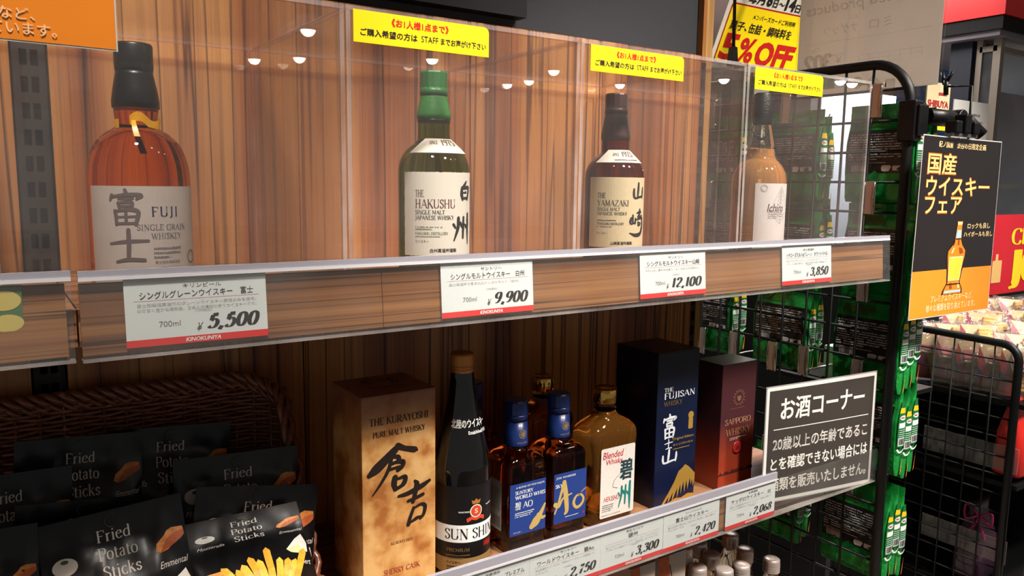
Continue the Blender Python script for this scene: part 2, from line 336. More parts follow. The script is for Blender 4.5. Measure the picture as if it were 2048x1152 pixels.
# ---- a serif alphabet drawn with strokes: T thick line, t thin line, c curve; serifs (x, y, half width)
G = {
'A': (.86, ['t .08 0 .42 1', 'T .42 1 .78 0', 't .22 .36 .64 .36'], [(.08, 0, .09), (.78, 0, .1)]),
'B': (.72, ['T .16 0 .16 1', 'c .16 .97 .42 .98 .58 .86 .56 .64 .4 .53 .16 .52', 'c .16 .52 .48 .52 .66 .4 .64 .14 .44 .02 .16 .03'], [(.12, 0, .08), (.12, 1, .08)]),
'C': (.78, ['c .72 .78 .62 .95 .42 .99 .18 .86 .08 .5 .18 .14 .44 0 .62 .06 .73 .24'], []),
'D': (.84, ['T .16 0 .16 1', 'c .16 .97 .48 .97 .72 .78 .78 .48 .68 .18 .44 .03 .16 .03'], [(.12, 0, .08), (.12, 1, .08)]),
'E': (.7, ['T .16 0 .16 1', 't .16 .98 .6 .98', 't .16 .52 .5 .52', 't .16 .02 .62 .02', 't .6 .98 .6 .8', 't .62 .02 .64 .22'], [(.12, 0, .08), (.12, 1, .08)]),
'F': (.66, ['T .16 0 .16 1', 't .16 .98 .6 .98', 't .16 .52 .48 .52', 't .6 .98 .61 .78'], [(.16, 0, .13), (.12, 1, .08)]),
'G': (.84, ['c .72 .8 .62 .95 .42 .99 .18 .86 .08 .5 .18 .14 .44 0 .6 .04 .7 .12', 'T .7 .06 .7 .42'], [(.68, .42, .12)]),
'H': (.88, ['T .16 0 .16 1', 'T .7 0 .7 1', 't .16 .52 .7 .52'], [(.16, 0, .12), (.16, 1, .12), (.7, 0, .12), (.7, 1, .12)]),
'I': (.4, ['T .2 0 .2 1'], [(.2, 0, .13), (.2, 1, .13)]),
'J': (.44, ['T .26 .1 .26 1', 'c .26 .12 .2 -.08 .04 -.14'], [(.26, 1, .13)]),
'K': (.82, ['T .16 0 .16 1', 't .16 .42 .68 1', 'T .32 .6 .74 0'], [(.16, 0, .12), (.16, 1, .12), (.66, 1, .11), (.74, 0, .1)]),
'L': (.66, ['T .16 0 .16 1', 't .16 .02 .6 .02', 't .6 .02 .63 .24'], [(.16, 1, .12), (.12, 0, .08)]),
'M': (1.02, ['t .14 0 .16 1', 'T .16 1 .5 .08', 't .5 .08 .82 1', 'T .84 0 .84 1'], [(.14, 0, .11), (.12, 1, .08), (.84, 0, .12), (.88, 1, .08)]),
'N': (.88, ['t .16 0 .16 1', 'T .16 1 .72 0', 't .72 0 .72 1'], [(.16, 0, .11), (.12, 1, .08), (.72, 1, .11)]),
'O': (.86, ['c .43 .99 .16 .88 .08 .5 .16 .12 .43 .01 .7 .12 .78 .5 .7 .88 .43 .99'], []),
'P': (.68, ['T .16 0 .16 1', 'c .16 .97 .46 .98 .62 .84 .6 .6 .42 .47 .16 .48'], [(.16, 0, .12), (.12, 1, .08)]),
'R': (.78, ['T .16 0 .16 1', 'c .16 .97 .46 .98 .6 .84 .58 .62 .4 .51 .16 .51', 'T .36 .51 .7 0'], [(.16, 0, .12), (.12, 1, .08), (.72, 0, .09)]),
'S': (.6, ['c .52 .78 .44 .95 .28 .99 .12 .88 .12 .7 .3 .55 .48 .4 .5 .18 .34 .02 .18 .03 .08 .24'], []),
'T': (.74, ['T .37 0 .37 1', 't .06 .98 .68 .98', 't .06 .98 .05 .78', 't .68 .98 .69 .78'], [(.37, 0, .13)]),
'U': (.86, ['T .16 .3 .16 1', 'c .16 .34 .2 .08 .44 .01 .66 .1 .7 .34', 't .7 .3 .7 1'], [(.16, 1, .12), (.7, 1, .11)]),
'W': (1.14, ['T .1 1 .34 0', 't .34 0 .57 .96', 'T .57 .96 .8 0', 't .8 0 1.04 1'], [(.1, 1, .11), (.57, .98, .09), (1.04, 1, .09)]),
'X': (.8, ['T .12 1 .68 0', 't .1 0 .66 1'], [(.12, 1, .1), (.68, 0, .1), (.1, 0, .1), (.66, 1, .1)]),
'Y': (.8, ['T .1 1 .4 .48', 't .4 .48 .7 1', 'T .4 0 .4 .5'], [(.4, 0, .12), (.1, 1, .1), (.7, 1, .09)]),
'Z': (.76, ['t .1 .98 .66 .98', 'T .66 .98 .08 .02', 't .08 .02 .68 .02', 't .1 .98 .09 .8', 't .68 .02 .7 .22'], []),
'V': (.82, ['T .1 1 .42 0', 't .42 0 .74 1'], [(.1, 1, .1), (.74, 1, .09)]),
'r': (.46, ['T .16 0 .16 .66', 'c .16 .46 .24 .64 .4 .62'], [(.16, 0, .11), (.11, .65, .06)]),
'i': (.34, ['T .17 0 .17 .66', 'T .17 .86 .17 .97'], [(.17, 0, .11), (.12, .65, .06)]),
'e': (.58, ['t .1 .4 .48 .44', 'c .48 .44 .42 .64 .28 .66 .12 .54 .08 .32 .16 .08 .34 .01 .5 .14'], []),
'd': (.66, ['T .5 0 .5 1', 'c .5 .56 .36 .66 .18 .58 .09 .34 .16 .08 .32 .01 .5 .12'], [(.45, 1, .06), (.54, .01, .06)]),
'o': (.6, ['c .3 .66 .14 .58 .08 .33 .14 .08 .3 0 .46 .08 .52 .33 .46 .58 .3 .66'], []),
't': (.42, ['T .18 .1 .18 .86', 't .04 .64 .36 .64', 'c .18 .12 .22 0 .38 .06'], []),
'a': (.56, ['T .4 .06 .4 .46', 'c .4 .44 .36 .64 .2 .65 .1 .52', 'c .4 .4 .2 .34 .09 .2 .14 .04 .28 .02 .4 .14', 't .4 .06 .5 .02'], []),
'c': (.52, ['c .45 .54 .36 .65 .22 .64 .09 .46 .1 .2 .22 .02 .38 .02 .48 .14'], []),
'k': (.64, ['T .16 0 .16 1', 't .16 .26 .46 .62', 'T .28 .4 .54 0'], [(.16, 0, .1), (.11, .99, .06), (.46, .64, .09), (.54, 0, .09)]),
's': (.48, ['c .4 .5 .32 .65 .2 .65 .1 .52 .14 .4 .3 .32 .4 .18 .3 .02 .18 .01 .08 .16'], []),
'0': (.6, ['c .3 1 .14 .86 .08 .5 .14 .14 .3 0 .46 .14 .52 .5 .46 .86 .3 1'], []),
'1': (.4, ['T .22 0 .22 1', 't .22 1 .08 .86'], []),
'2': (.58, ['c .1 .74 .16 .95 .32 1 .48 .84 .44 .58 .26 .32 .08 .04', 'T .1 .08 .28 .06', 't .1 .05 .52 .05']),
'3': (.56, ['c .1 .8 .22 .98 .4 .94 .44 .7 .26 .54', 'c .22 .54 .42 .5 .5 .28 .4 .04 .2 0 .06 .16']),
'4': (.58, ['T .4 0 .4 1', 't .4 1 .06 .3', 't .06 .3 .54 .3']),
'5': (.58, ['T .16 .94 .46 .97', 'T .17 .94 .14 .55', 'c .14 .52 .3 .64 .46 .52 .5 .28 .38 .04 .18 0 .06 .14']),
'6': (.58, ['c .46 .92 .26 .84 .1 .5 .1 .2 .26 0 .44 .08 .5 .32 .38 .52 .22 .5 .11 .34']),
'7': (.54, ['T .08 .92 .5 .95', 't .5 .95 .3 .5', 'T .3 .5 .22 0']),
'8': (.58, ['c .46 .84 .3 1 .14 .88 .16 .66 .44 .44 .48 .16 .3 0 .1 .12 .12 .36 .3 .54 .46 .7 .46 .84']),
'9': (.58, ['c .48 .66 .34 .46 .14 .52 .08 .76 .22 .97 .4 .96 .48 .76 .46 .4 .32 .1 .12 .02']),
',': (.26, ['T .16 .1 .06 -.16']),
}
def serif(t, x, y, w, h, thick=.14, thin=.05, shear=0., track=0., anchor='l', serifs=True):
    parts = []; cx = 0.
    for ch in t:
        if ch not in G: cx += .36; continue
        g = G[ch]; adv, st = g[0], g[1]; sf = g[2] if len(g) > 2 else []
        for q in st:
            k = q.split(); n = list(map(float, k[1:])); P = [(n[i]+cx, n[i+1]) for i in range(0, len(n), 2)]
            if k[0] == 'T': parts.append(ribbon(P, [thick]*len(P)))
            elif k[0] == 't': parts.append(ribbon(P, [thin]*len(P)))
            else:
                Q = cr(P, 5); ws = []
                for i in range(len(Q)):
                    d = Q[min(i+1, len(Q)-1)]-Q[max(i-1, 0)]; ws.append(thin+(thick-thin)*(abs(d[1])/(np.linalg.norm(d)+1e-9))**1.5)
                parts.append(ribbon(Q, ws))
        if serifs:
            for s_ in sf: parts.append(rect(cx+s_[0]-s_[2], s_[1]-.02, 2*s_[2], .04))
        cx += adv+track
    m = merge(parts); v = m[0].copy(); v[:, 0] *= w/max(cx-track, .01); v[:, 1] *= h
    v[:, 0] += shear*v[:, 1]
    if anchor == 'c': x = x-w/2
    return (v+np.array([x, y]), m[1])
# ---- brush characters: strokes of (x, y, width) in a unit box
def brush(strokes, x, y, w, h, bw=1.45):
    out = []
    for s_ in strokes:
        n = [float(q) for q in s_.split()]; P = [(n[i], n[i+1], n[i+2]) for i in range(0, len(n), 3)]
        Q = cr(P, 6); Q = [np.array([q[0]*w, q[1]*h, max(.004, q[2])*bw*min(w, h)]) for q in Q]
        a, b = Q[0], Q[-1]
        out.append(ribbon(Q, [q[2] for q in Q]))
        for e in (a, b): out.append(disc(e[0], e[1], e[2]/2, n=10))
    return move(merge(out), x, y)
KURA = ['.62 .98 .05 .52 .90 .10 .36 .76 .12 .16 .60 .13 .02 .50 .07', '.58 .97 .09 .72 .90 .07 .92 .84 .08 .97 .82 .03', '.44 .78 .04 .58 .76 .06 .60 .68 .07',
        '.44 .64 .05 .56 .66 .05 .68 .64 .07 .66 .55 .06 .58 .50 .06', '.46 .76 .05 .38 .52 .05 .24 .30 .04 .08 .10 .02', '.42 .54 .04 .60 .56 .04', '.52 .36 .08 .50 .24 .08 .52 .14 .06', '.54 .32 .03 .72 .34 .06 .70 .22 .07 .62 .16 .05 .52 .13 .06']
KICHI = ['.02 .72 .05 .30 .74 .09 .70 .84 .10 .94 .93 .06', '.50 .99 .05 .56 .90 .11 .50 .68 .09 .44 .52 .08', '.30 .56 .06 .56 .60 .07 .74 .64 .07', '.46 .38 .06 .36 .18 .07 .30 .02 .08', '.46 .36 .04 .68 .42 .06 .80 .36 .08 .76 .18 .07 .66 .10 .06', '.38 .06 .04 .54 .12 .07 .66 .14 .04']
HAKU = ['.60 .98 .06 .48 .86 .10 .30 .76 .04', '.30 .74 .10 .28 .52 .12 .34 .34 .10', '.32 .70 .04 .62 .76 .10 .80 .72 .12 .74 .50 .10 .66 .34 .10', '.34 .56 .04 .58 .58 .07', '.36 .36 .06 .64 .38 .08']
SHU = ['.26 .86 .10 .24 .56 .10 .06 .16 .04', '.04 .66 .08 .12 .56 .06', '.36 .72 .06 .42 .62 .09', '.54 .88 .08 .52 .60 .10 .50 .24 .07', '.62 .66 .05 .70 .58 .09', '.84 .98 .10 .82 .54 .12 .84 .04 .05']
YAMA = ['.46 .96 .10 .44 .60 .12 .40 .22 .08', '.14 .66 .09 .14 .40 .11 .22 .22 .08 .60 .28 .08 .84 .30 .06', '.84 .74 .08 .84 .52 .11 .80 .24 .08']
ZAKI = ['.16 .66 .07 .12 .54 .08 .16 .46 .05 .36 .50 .05', '.24 .76 .06 .24 .50 .06', '.38 .64 .06 .36 .48 .06', '.64 .96 .07 .58 .84 .06', '.46 .84 .05 .70 .88 .08', '.70 .84 .05 .52 .70 .07 .82 .74 .05', '.44 .60 .04 .70 .66 .08 .90 .64 .06', '.54 .52 .06 .56 .40 .06 .70 .46 .06 .56 .52 .03', '.84 .62 .08 .86 .36 .10 .72 .12 .11 .40 .06 .10 .10 .14 .03']
TOMI = ['.50 .99 .06 .52 .90 .08', '.20 .84 .07 .16 .72 .05', '.18 .80 .05 .55 .86 .07 .84 .84 .08 .74 .74 .04', '.36 .74 .05 .66 .76 .05', '.34 .64 .06 .36 .52 .06', '.34 .64 .04 .62 .66 .07 .64 .54 .06', '.36 .54 .05 .62 .55 .05', '.26 .42 .07 .28 .24 .07 .28 .06 .06', '.26 .42 .04 .60 .46 .07 .76 .40 .08 .74 .20 .07 .70 .06 .06', '.28 .25 .04 .72 .27 .05', '.50 .43 .06 .50 .10 .06', '.28 .08 .05 .70 .09 .05']
SHI = ['.06 .58 .05 .45 .64 .08 .94 .66 .06', '.50 .98 .08 .50 .60 .09 .48 .12 .08', '.20 .06 .05 .48 .12 .08 .84 .10 .07']
AO_A = ['.04 .10 .05 .18 .34 .06 .42 .86 .10 .48 .98 .10', '.46 .96 .14 .54 .60 .16 .60 .14 .13 .52 .03 .08', '.06 .36 .14 .22 .30 .10 .42 .50 .06 .82 .58 .04']
AO_O = ['.62 .74 .06 .30 .68 .10 .12 .36 .14 .34 .08 .13 .70 .18 .13 .86 .46 .11 .68 .70 .09 .44 .68 .05', '.66 .84 .03 1.0 1.0 .05']
# ---- laying print on a surface
def flat(O, U, V, eps=.0004):
    O, U, V = np.array(O, float), np.array(U, float), np.array(V, float)
    U = U/np.linalg.norm(U); V = V/np.linalg.norm(V); N = np.cross(U, V)
    def f(x, y, e=0.): return O+U*x+V*y+N*(eps+e)
    f.curved = 0; return f
def cyl(c, r, a0=0., eps=.0004):
    """x runs round the cylinder (metres of arc) from angle a0, measured from the side facing -Y"""
    def f(x, y, e=0.):
        a = a0+x/r; R = r+eps+e; return np.array([c[0]+R*sin(a), c[1]-R*cos(a), c[2]+y])
    f.curved = .0035; return f
def lay(m2, fn, name, mt, parent=None, e=0., step=None):
    """overlapping strokes are stacked a hair apart so that no two faces coincide"""
    v, f = m2
    if not len(v): return None
    step = step if step is not None else fn.curved
    root = list(range(len(v)))
    def find(a):
        while root[a] != a: root[a] = root[root[a]]; a = root[a]
        return a
    for q in f:
        r0_ = find(q[0])
        for i in q[1:]: root[find(i)] = r0_
    order = {}; zz = np.zeros(len(v))
    for i in range(len(v)):
        k = find(i); zz[i] = (order.setdefault(k, len(order)) % 9)*2.2e-5
    v = np.column_stack([v, zz])
    if step:
        bm = bmesh.new(); vs = [bm.verts.new(p) for p in v]
        for q in f:
            try: bm.faces.new([vs[i] for i in q])
            except ValueError: pass
        sy = step if getattr(fn, 'both', False) else 0
        for ax, st in ((0, step), (1, sy)):
            if not st: continue
            lo, hi = v[:, ax].min(), v[:, ax].max(); k = math.ceil(lo/st)
            while k*st < hi:
                n = [0, 0, 0]; n[ax] = 1; c = [0, 0, 0]; c[ax] = k*st
                bmesh.ops.bisect_plane(bm, geom=bm.verts[:]+bm.edges[:]+bm.faces[:], plane_co=c, plane_no=n); k += 1
        bm.verts.index_update(); v = np.array([tuple(p.co) for p in bm.verts]); f = [tuple(w.index for w in q.verts) for q in bm.faces]; bm.free()
    b = MB(); b.add([fn(p[0], p[1], e+p[2]) for p in v], f)
    return b.build(name, mt, parent)
def panel2(fn, x, y, w, h, name, mt, parent, e=0., nx=None, thick=0.):
    n = nx or (max(1, int(w/.003)) if fn.curved else 1); ny = n if getattr(fn, 'both', False) else 1
    b = MB(); b.grid(lambda i, j: fn(x+w*i, y+h*j, e), n, ny, smooth=bool(fn.curved))
    return b.build(name, mt, parent)
def rows(x, y, w, h, n, fill=.92, seed=0, dx=.0015, gap=.45):
    """fine print as rows of tiny broken marks"""
    R = random.Random(seed); out = []; lh = h/n
    for k in range(n):
        cx = x; yy = y+h-(k+1)*lh; end = x+w*(fill+(1-fill)*R.random()) if k < n-1 else x+w*R.uniform(.4, .9)
        while cx < end:
            q = dx*R.uniform(.5, 1.3)
            if R.random() > .1: out.append(rect(cx, yy+lh*gap*R.uniform(.3, .6), q*.8, lh*(1-gap)*R.uniform(.6, 1)))
            cx += q
    return merge(out)
def barcode(x, y, w, h, seed=1):
    R = random.Random(seed); out = []; cx = x
    while cx < x+w:
        q = w*R.choice([.015, .03, .045]); out.append(rect(cx, y, min(q, x+w-cx), h)); cx += q+w*R.choice([.02, .035])
    return merge(out)
# ================================================================== THE SETTING
YW = .335            # face of the wood-panelled back
SH = -.025           # top of the upper shelf
LS = -.415           # top of the lower shelf
FL = -1.15           # floor
wall = struct(MB().box((-1.2, YW+.03, FL), (1.16, YW+.10, 2.2)).build('wall_back', mat('wall_charcoal', (44, 44, 50), .75, bump=.3, bscale=900, var=.12)))
px = [(-.98, -.60), (-.597, -.30), (-.297, .0235), (.0615, .352), (.354, .625), (.627, .885), (.887, 1.135)]
seamz = .331
for i, (a, b) in enumerate(px):
    MB().box((a, YW, FL+.1), (b, YW+.018, seamz)).build('panel', WOOD_BACK, wall)
MB().box((1.155, .352, FL), (1.183, .47, 2.2)).build('post', WOOD_POST, wall)
struct(MB().box((-1.2, -4, FL-.05), (14, 9, FL)).build('floor', mat('floor_tile', (150, 142, 134), .3, var=.1, bscale=3)))
cl = struct(MB().box((-5, -10, 1.52), (14, 9, 1.57)).build('ceiling', mat('ceiling_white', (206, 202, 198), .8)))
struct(MB().box((11, -3, FL), (11.1, 9, 1.52)).build('wall_right', mat('far_wall', (150, 150, 152), .8, var=.15, bscale=2)))
struct(MB().box((1.2, 8.9, FL), (11, 9, 1.52)).build('wall_far', mat('far_wall2', (176, 170, 164), .8, var=.15, bscale=2)))
LAMP = mat('lamp_face', (255, 246, 230), .5, emis=30)
RIM = mat('lamp_rim', (230, 230, 228), .4)
def downlight(p, r=.07):
    t = thing('ceiling_light', 'round white downlight recessed in the white shop ceiling', 'ceiling light', p, 'ceiling downlights')
    MB().lathe([(r, 0), (r*.97, -.3*r), (r*.82, -.62*r), (r*.5, -.9*r), (r*.05, -1.03*r)], p, 20).build('lamp_face', LAMP, t)
    b = MB(); b.tube([(p[0]+(r+.012)*cos(a*pi/12), p[1]+(r+.012)*sin(a*pi/12), p[2]-.004) for a in range(24)], .012, 6, closed=True); b.build('rim', RIM, t)
    return t
l0 = None
for p in [(2.63, -6.65), (2.73, -8.77), (3.12, -8.33), (4.38, -7.45), (6.31, -8.79), (6.33, -8.28), (6.02, -7.3), (7.54, -7.77), (8.24, -6.5), (9.53, -5.64), (9.87, -5.69), (-.05, -.62), (.86, -1.02), (1.55, -1.15), (2.2, -.9), (3.2, -.4), (2.6, 2.0), (5.4, 2.6), (6.8, 3.4), (8, 1.5)]:
    q = (p[0], p[1], 1.519)
    if l0 is None: l0 = downlight(q)
    else: dup(l0, q)
# slotted uprights behind the panels
def upright(x0, x1, label, y=YW+.004, zt=2.0):
    t = thing('slotted_upright', label, 'upright', ((x0+x1)/2, y, FL))
    b = MB(); w = x1-x0; ys = (y, y+.025)
    b.box((x0, ys[0], FL), (x0+w*.22, ys[1], zt)); b.box((x1-w*.22, ys[0], FL), (x1, ys[1], zt)); b.box((x0+w*.45, ys[0], FL), (x0+w*.55, ys[1], zt))
    z = FL
    while z < zt:
        b.box((x0+w*.22, ys[0], z), (x0+w*.45, ys[1], z+.012)); b.box((x0+w*.55, ys[0], z), (x0+w*.78, ys[1], z+.012)); z += .03
    b.build('channel', GREYUP, t)
    MB().box((x0-.004, ys[1], FL), (x1+.004, ys[1]+.004, zt)).build('back_web', DARK, t)
upright(.026, .059, 'dark slotted steel upright in the gap between wood panels at left')
upright(1.137, 1.153, 'dark slotted steel upright at the right end of the wood panels', zt=.32)
# picture frame high on the dark wall
a = PY(1050, 37, .34); fr = thing('picture_frame', 'black picture frame on the charcoal wall above the cases', 'picture frame', (a[0]-.3, .355, a[2]))
b = MB(); x1 = a[0]; z0 = a[2]; x0 = x1-.62; z1 = z0+.5; wf = .028
b.box((x0, .335, z0), (x1, .362, z0+wf)); b.box((x0, .335, z1-wf), (x1, .362, z1)); b.box((x0, .335, z0+wf), (x0+wf, .362, z1-wf)); b.box((x1-wf, .335, z0+wf), (x1, .362, z1-wf))
b.build('frame', BLACK, fr)
MB().box((x0+wf, .35, z0+wf), (x1-wf, .358, z1-wf)).build('mat_board', WHITE, fr)
# ================================================================== SHELVES
def shelf(name, label, x0, x1, yf, ztop, zrail, tilt, rail_h, xr0, xr1, wood_to, joints, th=.03, hh=.005):
    """board with a laminate strip and a clear label rail along its front edge"""
    t = thing(name, label, 'shelf', ((x0+x1)/2, yf+.15, ztop-th))
    MB().box((x0, yf+.012, ztop-th), (x1, YW-.001, ztop)).build('board', WOOD_SHELF, t)
    s, c = sin(tilt), cos(tilt)
    def q(x, z, d): return (x, yf-(zrail-z)*s+d, zrail-(zrail-z)*c)   # d: depth behind the rail plane
    js = [xr0]+joints+[wood_to]
    for a_, b_ in zip(js[:-1], js[1:]):
        O = np.array(q(a_+.0004, zrail-rail_h+.003, .0015)); U = np.array([b_-a_-.0008, 0, 0]); V = np.array([0, s, c])*(rail_h-.005)
        MB().obox(O, U, V, (0, .0025, 0)).build('wood_strip', WOOD_STRIP, t)
    O = np.array(q(xr0, zrail-rail_h, -.0042)); V = np.array([0, s, c])*(rail_h+.002)
    MB().obox(O, (xr1-xr0, 0, 0), V, (0, .0012, 0)).build('clear_plate', HOLD, t)
    b = MB(); O = np.array(q(xr0, zrail-rail_h-.0018, -.0042)); b.obox(O, (xr1-xr0, 0, 0), (0, 0, .0018), (0, .012, 0)); b.build('bottom_lip', ACRE, t)
    xw = min(xr1, wood_to+.004) if xr1-wood_to > .1 else xr1
    b = MB(); b.obox(np.array(q(xr0, zrail+.0004, -.0044)), (xw-xr0, 0, 0), (0, 0, .0032), (0, .009, 0)); b.build('top_lip', LIP, t)
    b = MB(); b.obox(np.array(q(xr0, zrail+.0037, -.004)), (xw-xr0, 0, 0), (0, 0, hh), (0, .006, 0)); b.build('hinge', mat('milky_plastic', (158, 155, 164), .12), t)
    return t
upper = shelf('display_shelf', 'upper wood shelf with clear label rail holding the locked display cases', .050, 1.2264, 0, SH, 0, .0777, .0655, .050, 1.238, 1.2264, [.322], .032)
leftsh = shelf('display_shelf', 'neighbouring wood shelf with label rail at far left edge, past the upright', -.9, .0485, 0, SH, .001, .0777, .0655, -.9, .045, .041, [-.45], .032)
lower = shelf('display_shelf', 'lower wood shelf with label rail carrying boxes, bottles and the wicker basket', -.9, 1.20, .049, LS, -.3926, .0026, .060, -.9, 1.3335, 1.04, [.05, .543], .042, .0105)
# floor-level shelf with the small screw-cap bottles
LS2 = -.80
t = thing('display_shelf', 'dark bottom shelf below, crowded with small screw-cap bottles', 'shelf', (.3, .2, LS2-.03))
MB().box((-.9, -.02, LS2-.03), (1.26, YW-.001, LS2)).build('board', WOOD_SHELF, t)
# ================================================================== ACRYLIC CASES
def case(x0, x1, label, ztop=.2545, y0=.010, y1=.318, th=.0045, zb=SH+.0005):
    t = thing('acrylic_case', label, 'display case', ((x0+x1)/2, (y0+y1)/2, zb))
    M = [ACR, ACRE]
    def pn(n, a, b, face): MB().box(a, b, 0, 1, face).build(n, M, t)
    pn('front_panel', (x0+th+.0002, y0, zb), (x1-th-.0002, y0+th, ztop-th-.0002), 'y')
    pn('side_panel', (x0, y0, zb), (x0+th, y1, ztop-th-.0002), 'x')
    pn('side_panel', (x1-th, y0, zb), (x1, y1, ztop-th-.0002), 'x')
    pn('back_panel', (x0+th+.0002, y1-th, zb), (x1-th-.0002, y1, ztop-th-.0002), 'y')
    pn('top_panel', (x0, y0, ztop-th), (x1, y1, ztop), 'z')
    return t
case(-.30, -.0085, 'clear acrylic case at the far left edge, mostly out of view')
case(-.0065, .2895, 'clear acrylic case over the amber bottle with black cap, leftmost full case')
case(.2915, .5815, 'clear acrylic case over the dark green bottle with green cap')
case(.5835, .8755, 'clear acrylic case over the dark brown bottle with cream label')
case(.8785, 1.1765, 'clear acrylic case over the pale amber bottle, rightmost case')
def notice(x0, x1, z0, z1, label, y=.0095):
    w, h = x1-x0, z1-z0
    t = thing('notice_sticker', label, 'sticker', (x0+w/2, y, z0))
    m2 = rrect(0, 0, w, h, .006, (1, 0, 0, 0)); fn = flat((x0, y, z0), (1, 0, 0), (0, 0, 1), 0)
    b = MB(); b.prism([fn(*p) for p in m2[0]], (0, -.0004, 0)); b.build('sheet', YEL, t, True)
    fn = flat((x0, y-.0004, z0), (1, 0, 0), (0, 0, 1), .0002)
    lay(txt('《お1人様1点まで》', w*.47, h*.60, w*.42, h*.26, .028, anchor='c'), fn, 'red_lettering', REDINK, t)
    lay(merge([txt('ご購入希望の方は', w*.045, h*.22, w*.40, h*.23, .018), txt('STAFF', w*.475, h*.235, w*.125, h*.2, .0), txt('までお声がけ下さい', w*.62, h*.22, w*.355, h*.23, .018)]), fn, 'black_lettering', INK, t)
    return t
def nz(u0, v0, u1, v1, label):
    A = PY(u0, v0, .0095); B = PY(u1, v1, .0095); return A, B
for (tl, br, lab) in [((706, 17), (977, 115), 'yellow limit notice with red and black lettering on the green-cap bottle case'),
                      ((1182, 88), (1366, 163), 'yellow limit notice on the dark brown bottle case, second from left'),
                      ((1511, 133), (1644, 194), 'yellow limit notice on the rightmost acrylic case')]:
    A = PY(*tl, .0095); B = PY(*br, .0095); notice(A[0], B[0], B[2], A[2], lab)
# ================================================================== PRICE TAGS
def price_tag(x, yf, zt, tilt, maker, name, desc, ml, price, label, nw=.80, w=.12, h=.0589, rot=0.):
    t = thing('price_tag', label, 'price tag', (x+w/2, yf, zt-h))
    s, c = sin(tilt), cos(tilt)
    V = np.array([0, s, c]); N = np.array([0, -c, s]); O = np.array([x, yf, zt])-V*h-N*.0004
    b = MB(); b.obox(O, (w, 0, 0), V*h, N*.0004); b.build('card', TAGW, t)
    fn = flat(O+N*.0004, (1, 0, 0), V, .00015)
    lay(rect(0, 0, w, h*.105), fn, 'red_band', RED, t)
    lay(txt('KINOKUNIYA', w*.52, h*.022, w*.25, h*.062, .03, .25, 'c'), fn, 'band_lettering', WHITE, t, .0001)
    d = [txt(q, w*.08, h*(.575-.075*k), w*min(.84, .036*len(q)), h*.055) for k, q in enumerate(desc)]
    lay(merge([txt(maker, w*.53, h*.835, w*min(.3, .045*len(maker)), h*.062, anchor='c'), txt(name, w*.50, h*.69, w*nw, h*.115, .004, anchor='c')]), fn, 'name_lettering', INK, t)
    lay(merge([txt(ml, w*.22, h*.27, w*.145, h*.085)]), fn, 'volume_lettering', INKG, t)
    lay(merge(d+[txt('（10%税込）', w*.47, h*.46, w*.12, h*.045)]), fn, 'small_print', INKF, t)
    n = len(price)
    lay(merge([serif(price, w*(.93-.095*(n-1)), h*.20, w*.092*(n-1), h*.205, .25, .07, .28, .06), txt('¥', w*(.85-.095*(n-1)), h*.165, w*.035, h*.13, 0, .3)]), fn, 'price_figures', INK, t)
    lay(rect(w*.06, h*.665, w*.88, h*.008), fn, 'rule', PINK, t)
    return t
zy = -.0012
price_tag(.0836, zy, 0, .0777, 'キリンビール', 'シングルグレーンウイスキー　富士', ['富士御殿場蒸溜所のグレーンウイスキー原酒のみを使用。', 'のり甘く豊かな樽熟香。日本人の嗜好に合うウイスキーです。'], '700ml', '5,500', 'white price card reading 5,500 under the amber bottle with black cap')
price_tag(.3891, zy, -.0005, .0777, 'サントリー', 'シングルモルトウイスキー　白州', ['森の蒸溜所で育まれたシングルモルト「白州」'], '700ml', '9,900', 'white price card reading 9,900 under the green bottle')
price_tag(.6764, zy, 0, .0777, 'サントリー', 'シングルモルトウイスキー山崎', ['やわらかく華やかな香り、甘くなめらかな味わい。'], '700ml', '12,100', 'white price card reading 12,100 under the dark brown bottle')
price_tag(.9595, zy, 0, .0777, '秩父蒸溜所', 'イチローズモルト&グレーン　ホワイトラベル', ['モルトウイスキーとグレーンウイスキーをブレンドした', 'バランスの良い味わい。軽快で豊かな香りが特徴です。'], '700ml', '3,850', 'white price card reading 3,850, rightmost on the upper rail', .84)
ly = .0490-.0012
price_tag(.4275, ly, -.3926, .0026, '若鶴酒造', 'サンシャインウイスキー　プレミアム', ['富山の蒸溜所でつくられた北陸のウイスキー。'], '700ml', '2,200', 'white price card under the black-labelled tall bottle, lower rail, cut by frame', .86)
price_tag(.5478, ly, -.3926, .0026, 'サントリー', 'ワールドウイスキー　碧Ao', ['自社蒸溜所でつくられた「世界5大ウイスキー」の原酒をブレ', 'ンドした。'], '700ml', '2,750', 'white price card reading 2,750 under the two blue-capped bottles')
price_tag(.6680, ly, -.3926, .0026, '相生ユニビオ', '碧州', ['輸入したカナディアンウイスキーをベースに、スコッチモルト、', 'イワモルトなどを独自ブレンドした「愛知県発」のウイスキーです。'], '720ml', '3,300', 'white price card reading 3,300 under the gold-capped amber bottle', .15)
price_tag(.7882, ly-.0005, -.3930, .0026, 'ミシックスジャパン', '富士山ウイスキー', ['富士山天然水で割り水して仕上げた、香り高く、味わい豊かな', 'ウイスキーです。'], '700ml', '2,420', 'white price card reading 2,420 under the tall navy box', .58)
price_tag(.9241, ly, -.3926, .0026, '札幌酒精', 'サッポロウイスキー　SS', ['厳選した長期貯蔵のモルトをブレンドし、特別に蒸溜した', 'こだわりの香味ウイスキーです。'], '720ml', '2,068', 'white price card reading 2,068 beside the wine-red box, rightmost on lower rail', .80)
